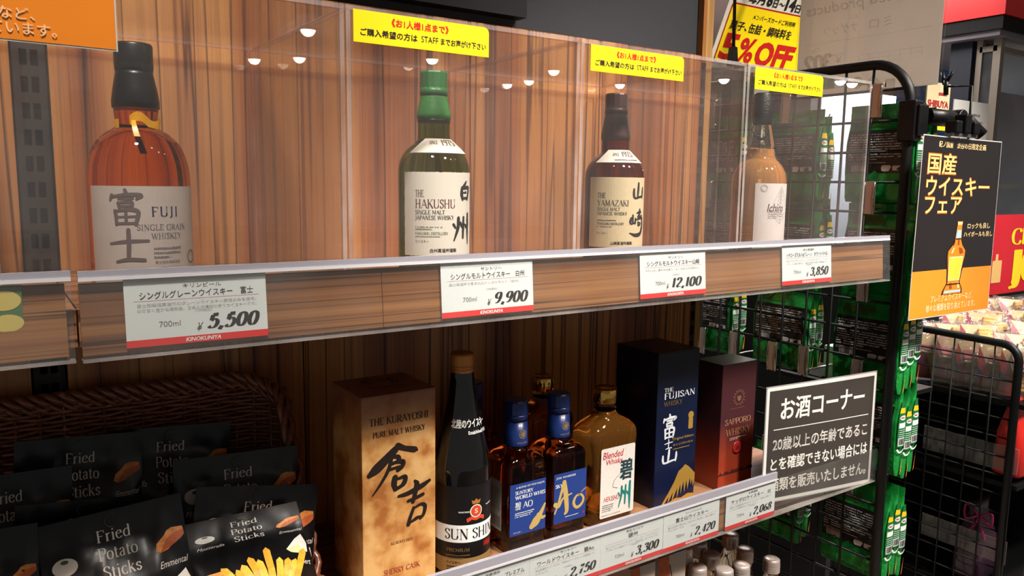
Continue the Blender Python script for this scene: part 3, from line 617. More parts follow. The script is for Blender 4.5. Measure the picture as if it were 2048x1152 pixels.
# green and yellow card just inside the left edge of the neighbouring rail
t = thing('price_tag', 'green and yellow card cut off at the far left of the rail', 'price tag', (-.1, -.002, -.06))
b = MB(); b.box((-.12, -.0012, -.0585), (.0105, -.0008, 0)); b.build('card', mat('tag_green', (84, 122, 78), .5), t)
lay(merge([disc(-.002+.0, -.012, .012, .008), disc(.0, -.03, .011, .007)]), flat((0, -.0012, 0), (1, 0, 0), (0, 0, 1), .0002), 'yellow_print', mat('tag_yellow', (220, 200, 110), .5), t)
# ================================================================== ROUND BOTTLES IN THE CASES
def smooth_prof(pts, k=5): return [tuple(p) for p in cr(pts, k)]
def facet_cap(b, cx, cy, z0, z1, r, n=12, mi=0):
    b.lathe([(r, z0), (r*1.01, z1-.002), (r*.95, z1)], (cx, cy, 0), n, mi, smooth=False)
GREENG = glass('green_glass', (112, 150, 52), 1.36); AMBER = glass('amber_spirit', (236, 142, 62), 1.36)
BROWNG = glass('brown_glass', (122, 54, 26), 1.36); PALE = glass('pale_spirit', (246, 178, 108), 1.36); PALE.node_tree.nodes['Principled BSDF'].inputs['Transmission Weight'].default_value = .72; CLEARG = glass('clear_glass', (250, 250, 246), 1.2)
def bottle_root(n, label, c, z): return thing(n, label, 'bottle', (c[0], c[1], z))
def body(t, c, z0, prof, m, n=64): return MB().lathe(prof, (c[0], c[1], 0), n).build('glass_body', m, t)
INKB = mat('label_brown_ink', (92, 34, 34), .5); BINK = mat('brush_ink', (34, 30, 30), .6)
# --- dark green bottle
c = (.4278, .085, 0); zt = .2112
t = bottle_root('whisky_bottle', 'dark green bottle with green capsule and white label, in the second case', c, SH)
r = .0415
body(t, c, SH, [(.004, SH+.004)]+[(r*.9, SH), (r, SH+.006)]+smooth_prof([(r, .0), (r, .07), (r, .098), (r*.93, .112), (r*.74, .1235), (r*.52, .131), (.0190, .136), (.0186, .147), (.0186, .160)]), GREENG)
GCAP = mat('green_capsule', (58, 122, 58), .38, bump=.15, bscale=300)
cp_ = MB().lathe([(.0195, .1575), (.0197, .163), (.0178, .172), (.0153, .184), (.0150, .1865)], (c[0], c[1], 0), 40).build('capsule', GCAP, t)
b = MB(); facet_cap(b, c[0], c[1], .188, zt, .0158, 14); b.lathe([(.0160, .184), (.0162, .1885), (.0156, .193)], (c[0], c[1], 0), 40); b.build('cap', mat('green_cap', (40, 100, 48), .4), t)
MB().lathe([(.0189, .1540), (.0192, .1558), (.0189, .1575)], (c[0], c[1], 0), 40).build('neck_band', mat('band_dark', (20, 40, 18), .3), t)
LBW = mat('label_ivory', (226, 221, 206), .7); fn = cyl((c[0], c[1], 0), r, 0, .0004); A = radians
x0, x1, z0, z1 = r*A(-80), r*A(80), .0030, .0970
# deckle-edged label
v = []; R = random.Random(3)
n = 60
v += [(x0+(x1-x0)*i/n, z0+R.uniform(-.0004, .0004)) for i in range(n+1)]+[(x1+R.uniform(-.0004, .0004), z0+(z1-z0)*i/30) for i in range(1, 30)]+[(x1-(x1-x0)*i/n, z1+R.uniform(-.0004, .0004)) for i in range(n+1)]+[(x0+R.uniform(-.0004, .0004), z1-(z1-z0)*i/30) for i in range(1, 30)]
lay(poly(v), fn, 'label', LBW, t)
fn0 = fn
def shifted(f0, dz):
    def f(x, y, e=0.): return f0(x, y+dz, e)
    f.curved = f0.curved; return f
fn = shifted(fn0, .0065)
e = .0002; q0 = r*A(-58)
lay(merge([serif('THE', q0, .063, .0105, .0075, .15, .06), serif('HAKUSHU', q0, .0505, .047, .0095, .14, .05), ]), fn, 'title_lettering', INKB, t, e)
lay(merge([serif('SINGLE MALT', q0, .0435, .034, .0045, .16, .07), serif('JAPANESE WHISKY', q0, .0375, .045, .0045, .16, .07), txt('ウイスキー', q0, .0115, .016, .003), txt('白州蒸溜所謹製', r*A(-34), .0005, .031, .0044, .01)]), fn, 'lettering', INK, t, e)
GI = mat('label_green_ink', (96, 112, 72), .6)
lay(merge([serif('HAKUSHU DISTILLERY', q0, .0205, .038, .0030, .16, .08), rows(q0, .0255, .031, .005, 2, dx=.001, seed=5), rows(q0, .0175, .036, .002, 1, dx=.001, seed=6)]), fn, 'fine_print', GI, t, e)
lay(merge([brush(HAKU, r*A(9), .050, .029, .031), brush(SHU, r*A(2), .008, .031, .036)]), fn, 'brush_characters', BINK, t, e)
def cone_label(c, zr, a0, a1):
    """print on a sloping shoulder; zr gives (z, r)"""
    def f(x, y, e=0.):
        k = y*(len(zr)-1); i = min(int(k), len(zr)-2); q = k-i; z = zr[i][0]*(1-q)+zr[i+1][0]*q; R = zr[i][1]*(1-q)+zr[i+1][1]*q+.0006+e
        a = a0+(a1-a0)*x; return np.array([c[0]+R*sin(a), c[1]-R*cos(a), z+.0004+e])
    f.curved = .06; f.both = True; return f
fs = cone_label(c, [(.118, .0365), (.1245, .0306), (.131, .0235), (.1345, .0196)], A(-75), A(78))
lay(poly([(0, 0), (1, 0), (.86, 1), (.12, 1)]), fs, 'shoulder_label', LBW, t)
lay(merge([serif('SINCE', .24, .5, .13, .22, .16, .08), serif('1973', .42, .42, .26, .42, .16, .06)]), fs, 'year_lettering', mat('label_gold_ink', (120, 104, 96), .5), t, .0003)
# --- dark brown bottle
c = (.7060, .085, 0); zt = .2068; r = .0402
t = bottle_root('whisky_bottle', 'dark brown bottle with maroon capsule and cream label, in the third case', c, SH)
body(t, c, SH, [(.004, SH+.004), (r*.9, SH), (r, SH+.006)]+smooth_prof([(r, .0), (r, .06), (r, .095), (r*.93, .109), (r*.74, .120), (r*.5, .1275), (.0186, .133), (.0184, .144), (.0184, .150)]), BROWNG)
MCAP = mat('maroon_capsule', (70, 42, 40), .42, bump=.15, bscale=300)
MB().lathe([(.0196, .146), (.0197, .152), (.0176, .164), (.0150, .179), (.0145, .181)], (c[0], c[1], 0), 40).build('capsule', MCAP, t)
b = MB(); facet_cap(b, c[0], c[1], .183, zt, .0150, 14); b.lathe([(.0152, .179), (.0156, .184), (.0149, .188)], (c[0], c[1], 0), 40); b.build('cap', mat('maroon_cap', (62, 38, 38), .4), t)
fn = cyl((c[0], c[1], 0), r, 0, .0004); LBC = mat('label_cream', (216, 198, 158), .6, var=.04, bscale=300)
lay(rect(r*A(-92), .0030, r*A(172), .0925), fn, 'label', LBC, t); fn = shifted(fn, .0068)
q0 = r*A(-73)
lay(merge([serif('THE', q0, .0615, .012, .0068, .15, .06), serif('YAMAZAKI', q0, .0510, .043, .0078, .14, .05), serif('SINGLE MALT', q0, .0448, .031, .0042, .16, .07), serif('JAPANESE WHISKY', q0, .0390, .041, .0042, .16, .07),
           serif('YAMAZAKI DISTILLERY', q0, .0262, .037, .0030, .18, .09), rows(q0, .031, .032, .0024, 1, dx=.001), rows(q0, .0228, .039, .0020, 1, dx=.001, seed=8), txt('ウイスキー', q0, .0135, .015, .003), txt('山崎蒸溜所謹製', r*A(-45), -.0002, .030, .0044, .01)]), fn, 'lettering', INK, t, e)
lay(merge([brush(YAMA, r*A(-6), .056, .027, .026), brush(ZAKI, r*A(-13), .010, .034, .038)]), fn, 'brush_characters', BINK, t, e)
fs = cone_label(c, [(.1145, .0355), (.121, .0295), (.127, .0235), (.1315, .0192)], A(-85), A(60))
lay(poly([(0, 0), (1, 0), (.86, 1), (.12, 1)]), fs, 'shoulder_label', LBW, t)
lay(merge([serif('SINCE', .26, .45, .13, .22, .16, .08), serif('1923', .43, .40, .26, .42, .16, .06), rows(.3, .1, .5, .15, 1, dx=.02)]), fs, 'year_lettering', mat('label_gold_ink', (120, 104, 96), .5), t, .0003)
# --- amber bottle with black capsule
c = (.1135, .085, 0); zt = .2085; r = .0445
t = bottle_root('whisky_bottle', 'round-shouldered amber bottle with black capsule and pale grey label, leftmost case', c, SH)
body(t, c, SH, [(.004, SH+.004), (r*.9, SH), (r, SH+.006)]+smooth_prof([(r, .0), (r, .06), (r, .085), (r*.95, .102), (r*.82, .117), (r*.62, .1265), (.0205, .131), (.0180, .1345), (.0184, .140), (.0195, .152)]), AMBER)
BC = mat('black_capsule', (14, 13, 14), .34, bump=.1, bscale=400)
MB().lathe([(.0204, .1500), (.0206, .156), (.0188, .168), (.0164, .180), (.0160, .1835)], (c[0], c[1], 0), 40).build('capsule', BC, t)
MB().lathe([(.0162, .1835), (.0167, .187), (.0167, .2065), (.0157, zt), (.012, zt)], (c[0], c[1], 0), 40).build('cap', BC, t)
YR = mat('yellow_strip', (244, 176, 14), .35)
def ringpt(a, z, R): return np.array([c[0]+R*sin(A(a)), c[1]-R*cos(A(a)), z])
b = MB(); b.grid(lambda i, j: ringpt(-25+95*i, .1335+.004*sin(i*7)+.0085*j, .0202+.001*sin(i*9)), 24, 2); b.grid(lambda i, j: ringpt(-72+18*i, .131+.008*j, .0206), 4, 2)
b.build('neck_strip', YR, t)
b = MB(); b.grid(lambda i, j: ringpt(-20+14*j+9*i, .138-.031*j, .0208+.016*j**.55), 2, 8); b.build('loose_strip_end', YR, t)
fn = cyl((c[0], c[1], 0), r, 0, .0004); LBG = mat('label_grey', (202, 190, 180), .6, var=.05, bscale=40)
lay(rect(r*A(-72), -.019, r*A(144), .0975), fn, 'label', LBG, t); fn = shifted(fn, .0085)
lay(merge([brush(TOMI, r*A(-49), .034, .038, .033), brush(SHI, r*A(-46), .0005, .036, .031)]), fn, 'brush_characters', mat('label_taupe', (112, 98, 96), .6), t, e)
NV = mat('label_navy', (44, 46, 84), .5)
lay(merge([serif('FUJI', r*A(2), .043, .025, .0085, .15, .06, track=.12)]), fn, 'title_lettering', NV, t, e)
lay(merge([serif('SINGLE GRAIN', r*A(-14), .0305, .046, .0052, .15, .07, track=.05), serif('WHISKEY', r*A(1), .0225, .029, .0052, .15, .07, track=.05), txt('富士御殿場蒸溜所', r*A(4), -.0005, .024, .003), txt('ウイスキー', r*A(12), -.0055, .015, .0028)]), fn, 'lettering', INKG, t, e)
lay(merge([rows(r*A(3), .004, .026, .012, 3, dx=.0012)]), fn, 'fine_print', INKG, t, e)
lay(ring(r*A(57), .004, .0058, .0012), fn, 'round_seal', mat('seal_brown', (120, 90, 70), .5), t, e)
# --- pale bottle with black stopper
c = (1.0080, .085, 0); zt = .2300; r = .0415
t = bottle_root('whisky_bottle', 'clear bottle of pale amber whisky with black stopper, in the rightmost case', c, SH)
body(t, c, SH, [(.004, SH+.004), (r*.9, SH), (r, SH+.006)]+smooth_prof([(r, .0), (r, .07), (r, .092), (r*.95, .106), (r*.80, .119), (r*.60, .128), (.0225, .1335), (.0212, .1385), (.0208, .144)]), PALE)
MB().lathe([(.0208, .1445), (.0190, .155), (.0160, .170), (.0128, .184), (.0126, .190)], (c[0], c[1], 0), 40).build('empty_neck', CLEARG, t)
MB().lathe([(.0140, .1815), (.0143, .184), (.0143, .2275), (.0133, zt), (.010, zt)], (c[0], c[1], 0), 36).build('stopper', mat('stopper_black', (22, 20, 20), .4, bump=.4, bscale=300), t)
fn = cyl((c[0], c[1], 0), r, 0, .0004)
lay(rect(r*A(-58), -.020, r*A(112), .111), fn, 'label', mat('label_white', (214, 206, 202), .7), t); fn = shifted(fn, .007)
lay(merge([ring(r*A(-40), .0765, .0052, .0007), ring(r*A(-40), .0765, .0035, .0005), rows(r*A(-30), .030, .030, .014, 5, dx=.001, seed=4)]), fn, 'fine_print', mat('label_silver', (160, 152, 150), .5), t, e)
lf = [ribbon([(0, 0), (0, .055)], [.0006]*2)]
for k in range(9): lf += [ribbon([(0, .006+.005*k), (s_*(.013-.0011*k), .012+.0052*k)], [.0005]*2) for s_ in (-1, 1)]
lf += [ribbon(cr([(0, .0), (s_*.017, .016), (s_*.012, .036), (0, .058)], 6), [.0005]*19) for s_ in (-1, 1)]
lay(move(merge(lf), r*A(2), .022), fn, 'leaf_drawing', mat('label_silver', (160, 152, 150), .5), t, e)
lay(txt('Ichiro', r*A(-32), .041, .030, .012, .0, .2), fn, 'name_lettering', mat('label_plum', (80, 44, 48), .5), t, e*1.5)
# ================================================================== LOWER SHELF: BOXES
def print_front(O, e=.0003): return flat(O, (1, 0, 0), (0, 0, 1), e)
def shade_box(name, label, x0, x1, y0, y1, z0, z1, mats, flap=True):
    t = thing(name, label, 'box', ((x0+x1)/2, (y0+y1)/2, z0))
    b = MB(); r = .0012
    b.box((x0, y0, z0), (x1, y1, z1-.0012)); bev(b.build('carton', mats, t), .0009)
    MB().box((x0, y0-.0002, z1-.0011), (x1, y1, z1)).build('lid', mats, t)
    return t
def parch(name, c1, c2, c3, scale, zlo, zhi, top):
    """mottled printed card, darker towards its printed top edge"""
    m = bpy.data.materials.new(name); m.use_nodes = True; n = m.node_tree; N = n.nodes; L = n.links; b = N['Principled BSDF']
    b.inputs['Roughness'].default_value = .4
    t = N.new('ShaderNodeTexCoord'); z = N.new('ShaderNodeTexNoise'); z.inputs['Scale'].default_value = scale; z.inputs['Detail'].default_value = 6
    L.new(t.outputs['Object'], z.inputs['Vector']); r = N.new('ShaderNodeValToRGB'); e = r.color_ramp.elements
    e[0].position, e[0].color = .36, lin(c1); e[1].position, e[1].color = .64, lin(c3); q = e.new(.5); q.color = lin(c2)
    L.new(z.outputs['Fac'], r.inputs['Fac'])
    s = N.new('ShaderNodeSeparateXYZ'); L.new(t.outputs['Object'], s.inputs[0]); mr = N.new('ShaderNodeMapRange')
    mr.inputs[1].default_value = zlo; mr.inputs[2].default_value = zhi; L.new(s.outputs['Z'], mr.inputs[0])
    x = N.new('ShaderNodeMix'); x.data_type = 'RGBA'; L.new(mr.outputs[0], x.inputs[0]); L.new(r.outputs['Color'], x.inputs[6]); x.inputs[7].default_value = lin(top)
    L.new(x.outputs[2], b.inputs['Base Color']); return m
PA = PY(722, 797, .10); PB = PY(871, 777, .10); kx0, kx1, kz = PA[0], PB[0], PA[2]
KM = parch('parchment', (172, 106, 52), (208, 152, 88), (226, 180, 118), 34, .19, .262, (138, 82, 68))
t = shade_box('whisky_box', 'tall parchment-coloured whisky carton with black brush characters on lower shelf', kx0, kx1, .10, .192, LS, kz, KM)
fn = print_front((kx0, .0998, LS)); kw = kx1-kx0; kh = kz-LS; px_ = kw/143.  # label drawn on a 143-unit-wide face
KI = mat('carton_ink', (34, 22, 18), .5); KB = mat('carton_brown', (104, 56, 36), .5); KR = mat('carton_red', (170, 70, 52), .5)
def K(zpix): return kh-(zpix)*px_
lay(serif('THE KURAYOSHI', kw*.5, K(52), kw*.80, .0085, .14, .055, anchor='c'), fn, 'title_lettering', KI, t)
lay(serif('PURE MALT WHISKY', kw*.5, K(74), kw*.71, .0068, .14, .06, anchor='c'), fn, 'subtitle_lettering', KI, t)
lay(merge([brush(KURA, kw*.08, K(186), kw*.68, .064), brush(KICHI, kw*.47, K(247), kw*.47, .056)]), fn, 'brush_characters', KI, t)
lay(serif('KURAYOSHI', kw*.52, K(276), kw*.30, .0035, .14, .06, anchor='c'), fn, 'small_title', KB, t)
lay(serif('SHERRY CASK', kw*.52, K(330), kw*.50, .0068, .15, .06, anchor='c'), fn, 'red_lettering', KR, t)
GOLD = mat('seal_gold', (206, 170, 92), .35, .6)
lay(disc(kw*.52, K(374), .0175, n=32), fn, 'gold_seal', GOLD, t)
lay(merge([ring(kw*.52, K(374), .0165, .0006), ring(kw*.52, K(374), .0115, .0004), brush(['.1 .1 .1 .3 .5 .2 .5 .9 .1', '.9 .1 .1 .7 .5 .2 .5 .9 .1', '.3 .4 .1 .7 .4 .1'], kw*.52-.006, K(374)-.006, .012, .012), serif('2019', kw*.52, K(374)+.0125, .008, .0022, .2, .1, anchor='c') if 0 else txt('2019', kw*.52-.0035, K(374)+.0125, .007, .0022)]), fn, 'seal_print', KB, t, .0002)
ft = flat((kx0, .105, kz), (1, 0, 0), (0, 1, 0), .0003)
lay(merge([brush(KURA, kw*.26, .045, kw*.2, .028), brush(KICHI, kw*.58, .043, kw*.2, .026), serif('MATURED WHISKY', kw*.5, .026, kw*.5, .006, .14, .06, anchor='c')]), ft, 'lid_lettering', mat('lid_ink', (84, 44, 36), .5), t)
# navy box
PA = PY(1318, 708, .105); PB = PY(1400, 697, .105); fx0, fx1, fz = PA[0], PB[0], PA[2]; fw = fx1-fx0; fh = fz-LS
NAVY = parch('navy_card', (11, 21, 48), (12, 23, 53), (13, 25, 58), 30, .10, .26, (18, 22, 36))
MATS['navy'] = NAVY; NAVY.node_tree.nodes['Principled BSDF'].inputs['Roughness'].default_value = .25
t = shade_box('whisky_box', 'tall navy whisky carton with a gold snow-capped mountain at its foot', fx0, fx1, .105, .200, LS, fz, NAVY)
fn = print_front((fx0, .1048, LS)); U = fh/308.
def F(p): return fh-p*U
SIL = mat('silver_print', (214, 216, 220), .35); GLD = mat('gold_print', (206, 164, 76), .3, .5); DGD = mat('dull_gold', (122, 98, 62), .4, .3)
lay(merge([serif('THE', fw*.16, F(77), fw*.22, .0062, .16, .06), serif('FUJISAN', fw*.16, F(91), fw*.76, .0095, .16, .06)]), fn, 'title_lettering', SIL, t)
lay(serif('WHISKY', fw*.16, F(105), fw*.45, .0072, .14, .06), fn, 'subtitle_lettering', DGD, t)
lay(merge([brush(TOMI, fw*.10, F(172), fw*.43, .040), brush(SHI, fw*.20, F(192), fw*.22, .016), brush(YAMA, fw*.12, F(226), fw*.46, .027)]), fn, 'brush_characters', SIL, t)
lay(merge([disc(fw*.84, F(132), .0062), rrect(fw*.84-.005, F(160), .010, .018, .002), txt('Original Edition', fw*.40, F(178), fw*.52, .0055, .01, .2), txt('富士山天然水配合', fw*.42, F(188), fw*.5, .0034), rows(fw*.42, F(196), fw*.5, .003, 1, dx=.001)]), fn, 'gold_print', GLD, t)
pk = [(0, 0), (.24, .34), (.40, .62), (.52, .86), (.62, .92), (.70, 1.0), (.80, .93), (.90, .82), (1, .70), (1, .0)]
mx, mw, mh = fw*.14, fw*.86, .062
def mp(p): return (mx+p[0]*mw, p[1]*mh)
lay(poly([mp(p) for p in [(0, 0), (.24, .34), (.40, .60), (.52, .86), (.62, .92), (.70, 1), (.80, .93), (.90, .82), (1, .70), (1, .52), (.95, .34), (.93, .55), (.89, .40), (.86, .60), (.80, .30), (.76, .56), (.71, .24), (.67, .55), (.60, .22), (.59, .50), (.49, .14), (.50, .42), (.34, .06), (.38, .34), (.22, .04), (.26, .25), (.08, 0)]]), fn, 'mountain_print', GLD, t)
lay(poly([mp(p) for p in [(.10, 0), (.3, .10), (.45, .16), (.62, .13), (.8, .2), (1, .16), (1, 0)]]), fn, 'gold_foot', GLD, t, .0001)
# wine red box
PA = PY(1447, 731, .105); PB = PY(1515, 719, .105); sx0, sx1, sz = PA[0], PB[0], PA[2]; sw = sx1-sx0; sh_ = sz-LS
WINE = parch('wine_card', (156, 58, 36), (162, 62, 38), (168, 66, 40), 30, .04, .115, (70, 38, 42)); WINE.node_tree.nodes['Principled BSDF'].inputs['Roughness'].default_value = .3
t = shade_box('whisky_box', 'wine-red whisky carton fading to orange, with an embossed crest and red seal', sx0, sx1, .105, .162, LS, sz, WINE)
fn = print_front((sx0, .1048, LS)); CG = mat('copper_print', (186, 140, 104), .4, .2)
lay(merge([serif('SAPPORO', sw*.5, sh_*.515, sw*.76, .0095, .13, .05, anchor='c'), serif('WHISKY', sw*.53, sh_*.425, sw*.74, .0115, .13, .05, anchor='c')]), fn, 'title_lettering', CG, t)
lay(merge([ring(sw*.5, sh_*.72, .011, .0011)]+[disc(sw*.5+.0135*cos(q*.42), sh_*.72+.0135*sin(q*.42), .0013, n=6) for q in range(-3, 11)]+[poly([(sw*.5-.005, sh_*.735), (sw*.5+.005, sh_*.735), (sw*.5+.0045, sh_*.705), (sw*.5, sh_*.69), (sw*.5-.0045, sh_*.705)]), rows(sw*.25, sh_*.635, sw*.5, .002, 1)]), fn, 'crest_print', mat('crest_copper', (150, 108, 84), .35, .4), t)
lay(rows(sw*.28, sh_*.385, sw*.48, .005, 2, dx=.0012), fn, 'fine_print', SIL, t)
b = MB(); b.lathe([(.0105, 0), (.0105, .0012), (.008, .0018), (.006, .0012)], (sx0+sw*.5, .1045, LS+sh_*.32), 24, axis=(0, -1, 0)); b.build('wax_seal', mat('seal_red', (176, 40, 40), .35), t)
lay(txt('SS', sw*.5, sh_*.32-.003, .007, .006, .01, .2, 'c'), fn, 'seal_lettering', mat('seal_dark', (110, 24, 26), .4), t, .002)
tr_ = [(0, sh_*.105), (sw*.1, sh_*.125)]
R = random.Random(5)
lay(merge([rect(0, sh_*.115, sw, .0022)]+[disc(sw*x_, sh_*.13, .0035*s_, .003*s_, 9) for x_, s_ in ((.06, .7), (.2, .9), (.27, .7), (.4, 1.1), (.48, .9), (.56, 1.1), (.66, .8), (.88, 1.2), (.96, 1))]), fn, 'treeline_print', mat('tree_dark', (66, 34, 32), .6), t, .0001)
# ================================================================== LOWER SHELF: BOTTLES
BLUEC = mat('blue_capsule', (20, 46, 108), .32, coat=.3); BLKG = glass('black_glass', (20, 14, 12), 1.4)
AOG = glass('ao_spirit', (228, 128, 56), 1.36); HKG = glass('hek_spirit', (244, 160, 64), 1.36); HKG.node_tree.nodes['Principled BSDF'].inputs['Transmission Weight'].default_value = .93
# tall black bottle
c = (.4835, .1130, 0); top = -.1285; r = .0375
t = thing('whisky_bottle', 'tall black sake-style bottle with gold screw cap and white band label', 'bottle', (c[0], c[1], LS))
prof = [(.004, LS+.003), (r*.92, LS), (r, LS+.005)]+smooth_prof([(r, LS+.04), (r, LS+.13), (r*.97, LS+.148), (r*.80, LS+.178), (r*.62, LS+.208), (r*.48, LS+.238), (r*.40, LS+.262), (.0142, top-.022), (.0138, top-.014)])
MB().lathe(prof, (c[0], c[1], 0), 56).build('glass_body', mat('bottle_black', (10, 8, 8), .06, coat=.6), t)
b = MB(); b.lathe([(.0152, top-.024), (.0155, top-.020), (.0150, top-.019), (.0155, top-.017), (.0155, top-.003), (.0145, top), (.005, top)], (c[0], c[1], 0), 40)
b.build('screw_cap', mat('cap_gold', (206, 140, 70), .35, .5, bump=.3, bscale=900), t)
lay(merge([rect(0, top-.0205, .095, .0006), rect(0, top-.0165, .095, .0006)]), cyl((c[0], c[1], 0), .0153, -pi), 'cap_ring', mat('cap_red', (170, 60, 40), .4), t, .0004)
fn = cyl((c[0], c[1], LS), r, 0, .0004); LB = mat('label_black', (16, 14, 15), .4)
lay(rect(r*A(-95), .018, r*A(190), .105), fn, 'label', LB, t)
lay(rect(r*A(-95), .049, r*A(190), .023), fn, 'white_band', WHITE, t, .0001)
lay(rect(r*A(-95), .008, r*A(190), .020), fn, 'gold_band', mat('kraft_gold', (150, 116, 66), .5), t, .0001)
lay(serif('SUN SHINE', r*A(-64), .0535, .082, .0135, .15, .05), fn, 'title_lettering', INK, t, .0002)
lay(merge([serif('PREMIUM', r*A(-60), .037, .030, .0045, .2, .08), rows(r*A(-62), .027, .032, .007, 2, dx=.0014)]), fn, 'gold_lettering', DGD, t, .0002)
lay(txt('Whisky', r*A(14), .036, .018, .010, .015, .3), fn, 'red_lettering', mat('script_red', (214, 44, 40), .4), t, .0002)
lay(merge([txt('ウイスキー', r*A(-60), .021, .018, .0032, .01), rows(r*A(-60), .009, .040, .010, 3, dx=.0014)]), fn, 'small_print', INK, t, .0003)
lay(merge([txt('REGISTERED', r*A(-36), .0885, .014, .0018, .02), txt('TRADE MARK', r*A(24), .0925, .013, .0018, .02)]), fn, 'white_print', WHITE, t, .0002)
ex, ez = r*A(-1), .0895
EM = mat('emblem_red', (206, 66, 44), .45); EG = mat('emblem_gold', (196, 122, 60), .4, .3)
lay(merge([ring(ex, ez, .0078, .0016), txt('S', ex-.0022, ez-.003, .0045, .0062, .02)]), fn, 'emblem_ring', mat('emblem_cream', (226, 208, 170), .5), t, .0003)
lay(merge([disc(ex, ez, .0066), poly([(ex-.012, ez-.014), (ex-.013, ez-.009), (ex-.006, ez-.006), (ex, ez-.008), (ex+.006, ez-.006), (ex+.013, ez-.009), (ex+.012, ez-.014), (ex+.006, ez-.011), (ex, ez-.0125), (ex-.006, ez-.011)])]), fn, 'emblem', EM, t, .0002)
lay(poly([(ex-.0052, ez+.0095), (ex-.0064, ez+.015), (ex-.003, ez+.0132), (ex, ez+.0165), (ex+.003, ez+.0132), (ex+.0064, ez+.015), (ex+.0052, ez+.0095)]), fn, 'crown', EG, t, .0002)
hs = cone_label((c[0], c[1]), [(LS+.186, .0292), (LS+.196, .0265), (LS+.206, .0242)], A(-62), A(52))
lay(rect(-.5, -.6, 1.9, 2.6), cone_label((c[0], c[1]), [(LS+.178, .0303), (LS+.196, .0268), (LS+.214, .0228)], A(-50), A(45)), 'shoulder_label', LB, t) if 0 else None
lay(merge([txt('北陸のウイスキー', .02, .42, .98, .55, .03), txt('Established1953', .42, .02, .52, .22, .02)]), hs, 'shoulder_lettering', WHITE, t, .0004)
# square blue-capped bottles
def ao(x0, x1, y0, label, side='left', detail=True):
    w = x1-x0; cx = (x0+x1)/2; cy = y0+w/2; h = w/2
    t = thing('whisky_bottle', label, 'bottle', (cx, cy, LS))
    z = LS; sh = .128
    prof = [(h*.3, h*.3, z+.004, 5), (h*.92, h*.92, z, 8), (h, h, z+.006, 9), (h, h, z+sh-.006, 9), (h*.97, h*.97, z+sh, 7), (h*.80, h*.80, z+sh+.006, 5), (h*.52, h*.52, z+sh+.012, 3), (.0150, .0150, z+sh+.016, 2), (.0140, .0140, z+sh+.026, 2)]
    MB().lathe(prof, (cx, cy, 0), 64).build('glass_body', AOG, t)
    b = MB(); b.lathe([(.0168, z+sh+.016), (.0172, z+sh+.018), (.0158, z+sh+.052)], (cx, cy, 0), 40); b.lathe([(.0164, z+sh+.051), (.0166, z+sh+.058), (.0160, z+sh+.060)], (cx, cy, 0), 40)
    cpp = b.build('capsule', BLUEC, t)
    b = MB(); b.lathe([(.0168, z+sh+.0605), (.0166, z+sh+.0770), (.0150, z+sh+.079), (.006, z+sh+.079)], (cx, cy, 0), 14, smooth=False); b.build('cap', BLUEC, t)
    if detail:
        fc = cyl((cx, cy, z+sh), .0166, 0, .0006); q = A(2)*.0166
        lay(merge([ring(q, .034, .0058, .0006), ring(q, .034, .0040, .0004)]+[poly([(q+.0072*cos(k*pi/4), .034+.0072*sin(k*pi/4)), (q+.001*cos(k*pi/4+.8), .034+.001*sin(k*pi/4+.8)), (q+.001*cos(k*pi/4-.8), .034+.001*sin(k*pi/4-.8))]) for k in range(8)]+[txt('WORLD WHISKY', q-.0085, .021, .017, .0022, .01)]), fc, 'compass_print', mat('compass_gold', (176, 150, 96), .4, .3), t)
    fn = print_front((x0+.0018, y0, LS), .0005); LBL = mat('label_blue', (32, 58, 128), .5, var=.05, bscale=300); L = w-.0036
    lay(rect(0, .027, L, .073), fn, 'label', LBL, t)
    SIDE = flat((x0-.0004, y0+w*.88, LS), (0, -1, 0), (0, 0, 1), .0004)
    lay(rect(0, .030, w*.62, .070), SIDE, 'back_label', mat('back_label', (180, 176, 170), .6), t)
    lay(merge([rows(.003, .055, w*.55, .035, 12, dx=.0014), barcode(.012, .034, w*.4, .016)]), SIDE, 'back_print', INKG, t, .0002)
    GB = mat('matte_gold', (206, 176, 104), .4, .2)
    if side == 'left':
        wf = merge([txt('A BLEND OF FIVE MAJOR', L*.16, .0925, L*.80, .0034, .01), serif('SUNTORY', L*.14, .0850, L*.50, .0046, .2, .09), serif('WORLD WHIS', L*.14, .0780, L*.84, .0050, .2, .09), txt('碧', L*.14, .0630, .0095, .0115, .03), serif('AO', L*.36, .0645, .016, .0085, .15, .07), rows(L*.14, .052, L*.52, .008, 3, dx=.0015), txt('ウイスキー', L*.10, .030, .014, .0026)])
        lay(brush(['.95 .98 .10 .70 .62 .20 .40 .30 .36 .12 .10 .22', '.55 .55 .2 .80 .40 .14 .95 .42 .1'], L*.55, .031, L*.45, .032, 1.3), fn, 'gold_brush_lettering', GB, t, .0003)
    else:
        wf = merge([txt('JOR WHISKIES', L*.06, .0915, L*.60, .0036, .01), serif('SKY', L*.04, .0795, L*.22, .0050, .2, .09), rows(L*.35, .0335, L*.5, .0022, 1, dx=.001)])
        lay(merge([brush(AO_A, L*.00, .038, L*.66, .050, 1.35), brush(AO_O, L*.56, .042, L*.42, .028, 1.4)]), fn, 'gold_brush_lettering', GB, t, .0003)
        lay(disc(L*.93, .0345, .0018), fn, 'red_stamp', mat('seal_red', (176, 40, 40), .35), t, .0003)
    lay(wf, fn, 'white_lettering', SIL, t, .0002)
    return t
ao(.5480, .6110, .0985, 'blue-capped square amber bottle nearer the tall black bottle')
ao(.6220, .6830, .0985, 'blue-capped square amber bottle next to the gold-capped amber bottle', 'right')
ao(.5480, .6110, .215, 'blue-capped square amber bottle standing in shade at the back, behind its pair')
